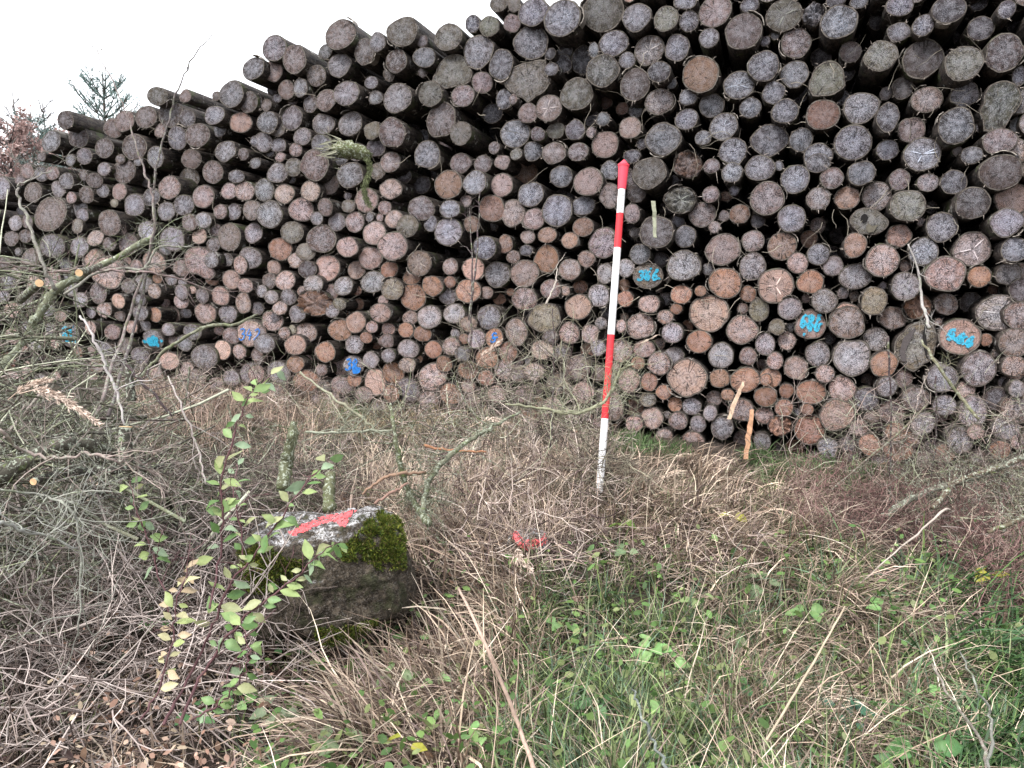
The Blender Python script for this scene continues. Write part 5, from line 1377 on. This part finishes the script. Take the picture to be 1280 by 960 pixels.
straw_field(60, 12, [(400, 490), (460, 500), (450, 530), (390, 520)], (.08, .16), (.003, .006), cols=[(.10, .17, .05)], lean=(.2, .2), curve=(.8, .4), acc=A, spread=.03)
straw_field(60, 10, [(300, 820), (480, 800), (480, 980), (300, 980)], (.08, .18), (.003, .005), cols=GREEN, lean=(.3, .2), curve=(.9, .4), acc=A, spread=.04)
straw_field(330, 12, [(560, 600), (1000, 600), (1100, 700), (560, 720)], (.08, .22), (.002, .0045), cols=[(.12, .17, .07), (.18, .22, .11), (.26, .27, .15)], lean=(.3, .3), curve=(1., .4), acc=A, spread=.04)
straw_field(500, 4, ALL, (.08, .2), (.002, .004), cols=[(.12, .17, .05), (.17, .2, .08)], lean=(.4, .3), curve=(1., .4), acc=A, spread=.03)
o = A.link('green_grass', M_GRASS); tag(o, 'fresh green grass mixed into the dead grass', 'grass', kind='stuff')
# broad arching sedge tufts at the right edge: things one can point at
def tuft(px, py, k, ln, az0, label, wd=(.006, .011), cols=((.08, .16, .06), (.11, .19, .08)), lean=.35, curve=1.3):
    b0 = on_ground(np.array([px]), np.array([py]))
    b = clump(b0, k, .035); n = len(b)
    v, f = blades(b, az0 + rng.normal(0, .55, n), np.abs(rng.normal(lean, .2, n)), rng.normal(curve, .3, n), rng.uniform(ln * .6, ln, n), rng.uniform(wd[0], wd[1], n), 9, .02)
    o = link_mesh('grass_tuft', v, f, M_GRASS, None, tint_of(cols, n, 9, .7, 1.3), loc=b0[0])
    tag(o, label, 'grass tuft', 'arching green grass tufts')
tuft(1175, 830, 16, .62, AZ_R - .5, 'broad bladed green tuft arching rightward near the right edge', cols=((.05, .11, .045), (.07, .14, .055)))
tuft(1262, 985, 22, .55, AZ_R + 2.6, 'dark green tuft filling the bottom right corner')
tuft(1128, 790, 9, .45, AZ_TO, 'narrow upright green tuft left of the arching one')
tuft(1098, 905, 9, .5, AZ_TO + .5, 'green tuft with tall blades above the round nettle leaf')
tuft(1215, 700, 7, .4, AZ_TO, 'pale green tuft hanging below the fallen limbs')
tuft(655, 870, 14, .42, AZ_R, 'bright green tuft beside the lower end of the cane', (.004, .008))
tuft(700, 955, 16, .4, AZ_R + 1, 'bright tuft at the bottom edge right of the cane', (.004, .009))
tuft(935, 940, 14, .4, AZ_R, 'light green tuft at the bottom edge of the grass patch', (.005, .009))
tuft(650, 800, 12, .34, AZ_TO, 'pale green tuft right of the upper cane', (.004, .007))
tuft(1010, 880, 12, .4, AZ_R + .6, 'green tuft with a yellowed blade left of the straw stalk', (.005, .01))

# ------------------------------------------------------------------ tangles of twigs
def tangle(n1, poly, hz, length, rad, cols, acc, K=6, curl=.28, flat=.5, sub=3, k=3, center_up=0.0, az0=None, azs=.6):
    b = scatter(n1, poly); b[:, 2] += rng.uniform(hz[0], hz[1], n1)
    d = rng.normal(0, 1, (n1, 3)); d[:, 2] = d[:, 2] * flat + center_up
    if az0 is not None:
        a = az0 + rng.normal(0, azs, n1) + math.pi * rng.integers(0, 2, n1); d[:, 0] = np.cos(a); d[:, 1] = np.sin(a)
    L_ = rng.uniform(length[0], length[1], n1)
    P = wander(b, d, L_, K, curl, rng); 
    P[..., 2] = np.maximum(P[..., 2], ground_z(P[..., 0], P[..., 1]) + .01)
    r = rng.uniform(rad[0], rad[1], (n1, 1)) * np.linspace(1, .45, K)[None]
    v, f = tubes(P, r, k); acc.add(v, f, np.repeat(np.array(cols)[rng.integers(0, len(cols), n1)] * rng.uniform(.6, 1.4, (n1, 1)), K * k, 0))
    for s in range(sub):
        j = rng.integers(1, K - 1, n1); st = P[np.arange(n1), j]; tg = norm(P[np.arange(n1), j + 1] - P[np.arange(n1), j])
        dd = norm(tg + rng.normal(0, .8, (n1, 3))); Q = wander(st, dd, L_ * rng.uniform(.2, .55, n1), 5, curl, rng)
        r2 = r[:, :1] * .72 * np.linspace(1, .5, 5)[None]
        v, f = tubes(Q, r2, 3); acc.add(v, f, np.repeat(np.array(cols)[rng.integers(0, len(cols), n1)] * rng.uniform(.6, 1.4, (n1, 1)), 15, 0))

LCH = [(.26, .28, .18), (.10, .10, .07), (.42, .43, .33), (.045, .04, .033), (.32, .27, .25), (.12, .09, .08), (.07, .065, .045)]
PKT = [(.32, .25, .22), (.42, .34, .30), (.15, .11, .10), (.54, .46, .41), (.07, .045, .045)]
# the brush heap at the left: a mound, higher towards the left edge
def heap_height(p):
    q = p - EYE; rr = q @ RT; d = q @ FH
    lat = rr / np.maximum(d, .5)                       # -0.67 at the left edge of the view
    return np.clip(0.10 + 1.55 * sstep(-.38, -.72, lat), 0, 1.45) * sstep(1.7, 3.0, d) * sstep(7.0, 5.0, d)
def heap(n1, acc, length, rad, cols, sub, poly, curl=.22, k=3, off=(0, 1)):
    b = scatter(n1, poly)
    hol = at(np.array([198.]), np.array([650.]), np.array([3.1]))[0]          # a dark hollow under the brush
    near = np.exp(-((b[:, 0] - hol[0]) ** 2 + (b[:, 1] - hol[1]) ** 2) / .05)
    b = b[rng.random(n1) > near * .93]; n1 = len(b); hh = heap_height(b)
    b[:, 2] += hh * rng.uniform(off[0], off[1], n1) ** .7
    d = rng.normal(0, 1, (n1, 3)); d[:, 2] *= .45
    L_ = rng.uniform(length[0], length[1], n1); K = 6
    P = wander(b - norm(d) * (L_ * .5)[:, None], d, L_, K, curl, rng)
    P[..., 2] = np.maximum(P[..., 2], ground_z(P[..., 0], P[..., 1]) + .01)
    r = rng.uniform(rad[0], rad[1], (n1, 1)) * np.linspace(1, .4, K)[None]
    v, f = tubes(P, r, k); acc.add(v, f, np.repeat(np.array(cols)[rng.integers(0, len(cols), n1)] * rng.uniform(.6, 1.4, (n1, 1)), K * k, 0))
    for s in range(sub):
        j = rng.integers(1, K - 1, n1); st = P[np.arange(n1), j]; tg = norm(P[np.arange(n1), j + 1] - P[np.arange(n1), j])
        dd = norm(tg + rng.normal(0, .7, (n1, 3))); Q = wander(st, dd, L_ * rng.uniform(.2, .5, n1), 5, curl, rng)
        r2 = r[:, :1] * .72 * np.linspace(1, .5, 5)[None]
        v, f = tubes(Q, r2, 3); acc.add(v, f, np.repeat(np.array(cols)[rng.integers(0, len(cols), n1)] * rng.uniform(.6, 1.4, (n1, 1)), 15, 0))
HEAP = [(-350, 500), (60, 500), (230, 530), (330, 600), (300, 680), (230, 800), (-100, 1000), (-500, 1100)]
A = Acc()
heap(1300, A, (.25, .7), (.0022, .0048), LCH, 3, HEAP)
heap(260, A, (.5, 1.2), (.005, .011), LCH, 3, HEAP, .12, 4)
heap(1500, A, (.12, .35), (.0010, .0022), LCH, 3, HEAP, .3)
o = A.link('brush_heap', M_TWIG); tag(o, 'tangled heap of green grey lichened twigs at the left', 'brush heap', kind='stuff')
# fine grey and pink twigs: centre, and bottom left
A = Acc()
tangle(560, [(540, 560), (760, 560), (760, 720), (640, 760), (500, 700)], (0, .24), (.14, .42), (.0018, .0046), PKT, A, sub=2)
tangle(380, [(470, 520), (760, 520), (760, 580), (470, 600)], (0, .42), (.2, .6), (.002, .0046), PKT + LCH, A, sub=3, flat=.9, center_up=.3)
tangle(190, [(560, 560), (760, 560), (760, 600), (560, 600)], (.1, .8), (.2, .6), (.0013, .0028), [(.36, .33, .27), (.22, .2, .14), (.10, .08, .07)], A, sub=3, flat=.9, center_up=.3)
tangle(520, [(80, 720), (330, 700), (340, 900), (100, 1000), (-100, 950)], (0, .34), (.3, .7), (.002, .0045), [(.36, .30, .28), (.44, .38, .35), (.20, .16, .14), (.52, .45, .42), (.12, .09, .08)], A, sub=4, az0=AZ_R + .35, azs=1.0, curl=.24, flat=.6)
tangle(150, [(740, 640), (960, 640), (960, 760), (740, 760)], (0, .18), (.12, .34), (.0014, .0034), PKT, A, sub=2)
tangle(500, [(240, 640), (420, 560), (440, 640), (330, 700)], (0, .3), (.2, .5), (.001, .0022), PKT + LCH, A, sub=3)
tangle(200, [(1050, 560), (1300, 580), (1300, 620), (1050, 620)], (.0, .55), (.2, .6), (.0012, .0024), PKT + LCH, A, sub=4, flat=.5)
tangle(500, [(1100, 600), (1330, 620), (1330, 720), (1140, 700)], (.0, .25), (.2, .6), (.0014, .003), LCH + [(.10, .07, .06)], A, sub=4, flat=.3)
tangle(420, [(130, 470), (420, 495), (440, 560), (160, 540)], (0, .4), (.2, .55), (.0015, .0034), PKT + LCH, A, sub=4, flat=.6, center_up=.2)
# twigs crossing the foot of the pole
tangle(170, [(715, 612), (790, 612), (790, 650), (715, 650)], (.0, .36), (.15, .4), (.0016, .0036), [(.07, .06, .05), (.14, .12, .09), (.25, .23, .17)], A, sub=3, flat=.35, curl=.3)
# scrub over the lowest logs
tangle(120, [(960, 600), (1300, 610), (1300, 640), (960, 630)], (.1, .7), (.2, .6), (.0012, .0026), PKT + LCH, A, sub=4, flat=.8, center_up=.3)
tangle(60, [(560, 600), (760, 600), (760, 640), (560, 640)], (.2, .9), (.2, .6), (.0012, .0028), LCH, A, sub=4, flat=.8, center_up=.2)
o = A.link('twig_tangle', M_FINE); tag(o, 'fine bare grey and pinkish twigs tangled over the ground', 'twigs', kind='stuff')
# reddish brown heathery twigs at the right
A = Acc()
RDB = [(.14, .075, .07), (.20, .12, .11), (.07, .04, .038), (.32, .24, .2)]
tangle(900, [(990, 610), (1110, 620), (1230, 650), (1230, 710), (1000, 690)], (0, .22), (.1, .3), (.0012, .0028), RDB, A, sub=3, flat=1.0, center_up=.5)
tangle(600, [(1180, 690), (1330, 680), (1330, 800), (1220, 780)], (0, .22), (.1, .3), (.0012, .0028), RDB, A, sub=3, flat=1.0, center_up=.3)
o = A.link('heather_twigs', M_FINE); tag(o, 'reddish brown heathery dead shrub mass at the right', 'dead heather', kind='stuff')

# ------------------------------------------------------------------ leaves
def leaf_shape(kind):
    """outline points along the leaf: (along, half width, height)"""
    if kind == 'ovate': prof = [(0, .015), (.1, .1), (.32, .25), (.55, .27), (.78, .15), (1, 0)]
    elif kind == 'round': prof = [(0, .02), (.08, .2), (.2, .34), (.26, .31), (.38, .40), (.45, .35), (.58, .36), (.66, .28), (.8, .2), (.86, .12), (1, 0)]
    else: prof = [(0, 0), (.2, .10), (.45, .24), (.72, .26), (.9, .14), (1, 0)]
    v = []; f = []
    for i, (a, w) in enumerate(prof):
        z = -.26 * a * a
        v += [(a, -w, z + w * .35), (a, 0, z), (a, w, z + w * .35)]
    for i in range(len(prof) - 1):
        b = 3 * i
        f += [[b, b + 1, b + 4, b + 3], [b + 1, b + 2, b + 5, b + 4]]
    return np.array(v, float), f
LEAFM = {}
def leaf_mesh(kind, col, var):
    key = (kind, col, var)
    if key not in LEAFM:
        v, f = leaf_shape(kind); r_ = np.random.default_rng(var + 3)
        v = v.copy(); v[:, 2] += np.sin(v[:, 0] * 4 + var) * .09 + r_.normal(0, .012, len(v)); v[:, 1] += np.sin(v[:, 0] * 4 + var * 2) * .04
        c = np.array(col) * r_.uniform(.8, 1.25)
        t = np.tile(c, (len(v), 1)); t[1::3] *= 1.15
        t += (r_.random((len(v), 1)) - .4) * np.array([[.10, .05, .0]]) * (.4 if col[1] > col[0] else 0)
        me = bpy.data.meshes.new('leaf'); me.from_pydata(v.tolist(), [], f)
        a = me.attributes.new('tint', 'FLOAT_COLOR', 'POINT'); q = np.ones((len(v), 4), dtype=np.float32); q[:, :3] = np.clip(t, .01, 1)
        a.data.foreach_set('color', q.ravel()); me.polygons.foreach_set('use_smooth', np.ones(len(f), dtype=bool)); me.materials.append(M_LEAF)
        LEAFM[key] = me
    return LEAFM[key]
def put_leaf(parent, p, dr, size, kind, col, nrm=None):
    me = leaf_mesh(kind, col, int(rng.integers(0, 5)))
    o = bpy.data.objects.new('leaf', me); C.objects.link(o); o.parent = parent
    x = norm(np.array(dr, float)); up = np.array(nrm if nrm is not None else [0, 0, 1.0], float) + rng.normal(0, .35, 3)
    y = norm(np.cross(up, x)); z = np.cross(x, y)
    Mx = Matrix(((x[0], y[0], z[0]), (x[1], y[1], z[1]), (x[2], y[2], z[2])))
    o.location = Vector(p) - world_loc(parent); o.rotation_euler = Mx.to_euler(); o.scale = (size, size, size)

LG = [(.19, .28, .11), (.26, .33, .14), (.15, .24, .10), (.30, .32, .17), (.23, .31, .20), (.10, .18, .06)]
def leafy(pts, d, rpx, label, n, size, cols=LG, t0=.25, seed=0, kind='ovate', name='leafy_sapling', tint=(.11, .055, .06), twigs=4, spread=1.0):
    root, path = branch(name, pts, d, [q * .68 for q in rpx], label, 'sapling', 'leafy saplings at the left', tint, M_FINE, twigs, (.08, .22), seed=seed, sub=1, rad=.0018)
    K0 = len(path)
    for i in range(n):
        t = (t0 + (1 - t0) * (i + rng.uniform(0, .9)) / n) * (K0 - 1.01); j = int(t); p = path[j] * (1 - (t - j)) + path[j + 1] * (t - j)
        tg = norm(path[j + 1] - path[j]); s = 1 if i % 2 else -1
        dr = norm(tg * .5 + RT * s * rng.uniform(.4, 1.1) * spread + np.array([0, 0, rng.uniform(-1.1, .5)]) - FH * rng.uniform(-.4, .6))
        nn = norm(np.array([0, 0, 1.0]) * rng.uniform(.3, 1) - FH * rng.uniform(.3, 1.0))
        put_leaf(root, p + dr * .008, dr, size * 1.3 * rng.uniform(.5, 1.2), kind, cols[rng.integers(len(cols))], nn)
    return root
leafy([(205, 905, 2.2), (232, 855), (262, 790), (285, 735), (312, 700), (345, 655), (385, 602), (412, 572, 2.7)], 2.5, (3, 2.6, 2.4, 2.2, 2, 1.6, 1.2, .8), 'long dark leafy shoot arching from lower left up behind the boulder', 38, .046, seed=200, t0=.3)
leafy([(262, 760, 2.4), (275, 700), (279, 640), (277, 600), (300, 520), (318, 490), (342, 462, 2.9)], 2.6, (2.2, 2, 1.8, 1.6, 1.4, 1, .7), 'upright leafy shoot whose tip reaches the lowest logs', 36, .044, seed=201, t0=.2)
leafy([(215, 775, 2.4), (195, 710), (183, 670), (172, 635), (163, 600, 2.6)], 2.5, (1.8, 1.6, 1.3, 1, .7), 'small leafy shoot standing before the dark hollow in the brush', 18, .045, seed=202, t0=.25)
leafy([(225, 905, 2.1), (250, 850), (280, 800), (325, 755), (370, 722), (405, 688), (425, 678, 2.6)], 2.3, (3, 2.6, 2.2, 1.9, 1.6, 1.2, .8), 'leafy shoot leaning right across the left end of the boulder', 34, .042, seed=203, t0=.3)
leafy([(240, 900, 2.1), (272, 880), (300, 850), (312, 815), (300, 780, 2.2)], 2.1, (2, 1.7, 1.4, 1.2, .8), 'short leafy shoot with bright leaves left under the boulder', 26, .036, seed=204, t0=.1)
leafy([(175, 900, 2.0), (200, 860), (215, 800), (222, 745), (240, 700, 2.2)], 2.1, (2, 1.8, 1.5, 1.2, .8), 'leafy shoot with yellowing leaves left of the long arching one', 28, .034, [(.40, .38, .22), (.42, .33, .22), (.30, .36, .15)], seed=205, t0=.2)
leafy([(305, 700, 3.0), (300, 660), (292, 620), (296, 580, 3.1)], 3.0, (1.8, 1.5, 1.2, .8), 'leafy shoot left of the left mossy trunk', 14, .045, seed=206, t0=.1)

# pinkish dry leaves hanging low at the bottom left, and leaf litter
def loose_leaves(name, label, n_, poly, hz, size, cols, cat):
    b = scatter(n_, poly); b[:, 2] += rng.uniform(hz[0], hz[1], n_)
    d = norm(rng.normal(0, 1, (n_, 3)) * [1, 1, .5]); s = rng.uniform(size[0], size[1], (n_, 1))
    P = np.stack([b, b + d * s * .3, b + d * s * .7 + [0, 0, .002], b + d * s], 1)
    w = np.tile([.1, .75, .65, .1], (n_, 1)) * s * .75
    up = norm(rng.normal(0, .5, (n_, 3)) + [0, 0, 1]); v, f = ribbons(P, w, norm(np.cross(d, up)))
    c = np.array(cols)[rng.integers(0, len(cols), n_)] * rng.uniform(.6, 1.35, (n_, 1))
    o = link_mesh(name, v, f, M_LEAF, None, np.repeat(c, 8, 0)); tag(o, label, cat, kind='stuff')
loose_leaves('dry_leaves', 'small dry pinkish leaves on thin stems at the lower left', 620, [(110, 800), (290, 800), (360, 900), (330, 1150), (60, 1150), (60, 900)], (.03, .26), (.014, .034), [(.50, .36, .28), (.42, .27, .21), (.55, .45, .33), (.33, .20, .15)], 'dry leaves')
loose_leaves('leaf_litter', 'brown fallen leaves lying between grass and twigs', 4200, ALL, (.005, .07), (.018, .05), [(.17, .10, .07), (.24, .15, .10), (.10, .065, .05), (.30, .19, .13), (.20, .13, .12)], 'leaf litter')
loose_leaves('boulder_litter', 'dead leaves gathered below the painted boulder', 700, [(320, 800), (480, 795), (470, 880), (320, 900)], (.01, .04), (.02, .045), [(.22, .13, .10), (.33, .22, .18), (.12, .08, .07), (.42, .33, .28)], 'leaf litter')
loose_leaves('green_sprigs', 'low green herb leaves sprinkled through the grass', 2600, [(480, 720), (1280, 690), (1280, 1100), (300, 1100), (330, 850)], (.03, .2), (.018, .05), [(.11, .20, .06), (.16, .26, .08), (.08, .15, .05), (.2, .24, .1)], 'herbs')

# bramble and nettle plants: stem with leaves one can pick out
def herb(px, py, label, n, size, cols, kind='round', h=.10, name='bramble_plant', cat='plant', group='low leafy plants in the grass', rise=.14):
    g0 = on_ground(np.array([px]), np.array([py]), rise)[0]
    base = g0.copy(); base[2] = ground_at(base[0], base[1]); H = max(g0[2] - base[2], .06)
    top = base + np.array([0, 0, H])
    v, f = tubes(spline([base, (base + top) / 2 + rng.normal(0, .01, 3), top], 6)[None], np.linspace(.003, .0018, 6)[None], 5)
    root = link_mesh(name, v, f, M_FINE, None, np.tile((.13, .12, .06), (len(v), 1)), loc=base); tag(root, label, cat, group)
    for i in range(n):
        a = i * 6.283 / n + rng.normal(0, .3); rr = rng.uniform(.3, 1.1) * h * .35
        p = top + np.array([math.cos(a) * rr, math.sin(a) * rr, rng.uniform(-.3, .15) * h])
        put_leaf(root, p, (math.cos(a), math.sin(a), rng.uniform(-.25, .35)), size * 1.3 * rng.uniform(.75, 1.15), kind, cols[rng.integers(len(cols))], norm(np.array([0, 0, 1.0]) - FH * .5))
DG = [(.09, .20, .08), (.12, .24, .10), (.07, .16, .07)]; BR = [(.18, .34, .12), (.23, .38, .15)]; DU = [(.13, .19, .10), (.16, .21, .12)]; YG = [(.28, .30, .05), (.36, .35, .06)]
for a in [(955, 726, 'dark green three part bramble leaf right of centre in the straw', 4, .055, DU), (925, 795, 'grey green bramble leaves in the beige grass lower right', 4, .055, DU),
          (815, 808, 'bright green bramble leaves in the middle of the grass', 7, .05, BR), (832, 826, 'second bright bramble sprig touching the first', 4, .045, BR),
          (778, 655, 'pair of dull green leaves right of the pole foot', 3, .05, [(.10, .16, .04)]), (782, 685, 'greyish leaf pair under the dull green leaves', 3, .05, DU),
          (945, 855, 'dark bramble leaves left of the straw stalk', 4, .045, DG), (704, 778, 'bramble leaves above the pale grass near the cane', 4, .045, [(.13, .22, .09)]),
          (742, 880, 'green leaves in the deep grass at bottom centre', 5, .045, DG), (1050, 880, 'dark bluish bramble leaves in the lower right', 5, .045, [(.05, .13, .09)]),
          (1068, 893, 'small dark leaf rosette beside the bluish brambles', 4, .035, [(.05, .13, .08)]), (1150, 938, 'big round bright green leaf at the bottom right', 2, .06, [(.10, .22, .08)]),
          (1128, 955, 'round green leaf cut by the bottom edge', 2, .05, [(.10, .2, .08)]), (1155, 862, 'small bright green sprig in the dark right grass', 5, .025, BR),
          (490, 845, 'green leaves in the dead grass right below the boulder', 3, .045, [(.17, .24, .12)]), (545, 848, 'fresh green leaf on fallen straw below centre', 3, .035, BR),
          (562, 878, 'small green leaves lower on the fallen straw', 4, .035, BR), (605, 905, 'tiny green sprig left of the cane', 4, .03, BR),
          (430, 920, 'dull green leaf pair at the bottom left of centre', 4, .05, DU), (345, 890, 'grey green leaves left of the dead leaf patch', 5, .055, [(.22, .28, .18)]),
          (462, 772, 'bright green sprig at the right foot of the boulder', 8, .028, BR), (362, 808, 'round leaves at the left foot of the boulder', 4, .032, DG),
          (295, 868, 'bright green leaves among pinkish dry leaves', 6, .04, BR), (196, 778, 'green leaf pair in the twigs at the lower left', 4, .045, [(.09, .26, .07)]),
          (245, 885, 'dark green leaf under the dry leaves', 3, .055, DG), (875, 488, 'bright green sprig in front of the lower logs', 6, .04, BR),
          (1108, 760, 'narrow green leaves below the heathery twigs', 5, .05, BR), (1010, 765, 'green leaf patch at the top of the straw stalk', 5, .05, [(.14, .24, .09)]),
          (1235, 712, 'yellow green leaf at the right edge below the fallen limbs', 3, .06, YG), (915, 640, 'small yellow green leaf on the straw bank', 2, .05, YG),
          (505, 920, 'yellow leaf at the bottom left of the fallen straw', 2, .045, YG), (870, 745, 'pale green leaf cluster in the middle of the beige grass', 4, .04, [(.2, .27, .12)]),
          (740, 408, 'bright green sprig beside the pole in front of the logs', 8, .045, BR)]:
    rise = .15
    if a[1] < 500: rise = .38 if a[1] > 450 else .75
    herb(a[0], a[1], a[2], a[3], a[4], a[5], rise=rise, name='leafy_plant' if a[4] > .06 else 'bramble_plant')

# dry reed plume at the left
def plume(pts, d, label, n_, w):
    P3 = at([p[0] for p in pts], [p[1] for p in pts], np.full(len(pts), d)); path = spline(P3, 14)
    v, f = tubes(path[None], np.linspace(.002, .001, 14)[None], 4)
    root = link_mesh('grass_plume', v, f, M_STRAW, None, np.tile((.5, .38, .3), (len(v), 1)), loc=P3[0]); tag(root, label, 'grass plume', 'dry grass plumes')
    t = rng.uniform(.25, 1, n_) * 12.99; j = t.astype(int); p = path[j] * (1 - (t - j))[:, None] + path[j + 1] * (t - j)[:, None]
    tg = norm(path[j + 1] - path[j]); sp = (np.sin(np.clip(t / 13, 0, 1) * 3.0) * w)[:, None]
    p = p + rng.normal(0, .35, (n_, 3)) * sp
    dv = norm(tg + rng.normal(0, .35, (n_, 3))) * rng.uniform(.012, .024, (n_, 1))
    v, f = ribbons(np.stack([p, p + dv * .5, p + dv], 1), np.tile([.002, .005, .001], (n_, 1)), norm(np.cross(dv, rng.normal(0, 1, (n_, 3)))))
    link_mesh('seed_head', v, f, M_STRAW, root, np.repeat(np.array([.62, .50, .42]) * rng.uniform(.7, 1.2, (n_, 1)), 6, 0), loc=P3[0])['kind'] = 'stuff'
plume([(25, 492), (50, 488), (85, 503), (124, 530)], 2.4, 'dry pinkish seed plume bending right in front of the brush heap', 420, .02)
plume([(10, 500), (25, 488), (45, 478), (62, 476)], 2.5, 'smaller dry plume just above the bending one', 160, .012)
plume([(596, 458), (604, 443), (615, 435), (626, 426)], 4.6, 'dry plume in front of the rusty log with the blue stroke', 160, .02)
plume([(585, 535), (610, 524), (625, 527), (640, 530)], 4.0, 'pale dry plume lying on lichened branches in the centre', 160, .02)
plume([(638, 705), (646, 690), (650, 700), (664, 712)], 3.2, 'pale dry plume below the small painted stone', 120, .02)
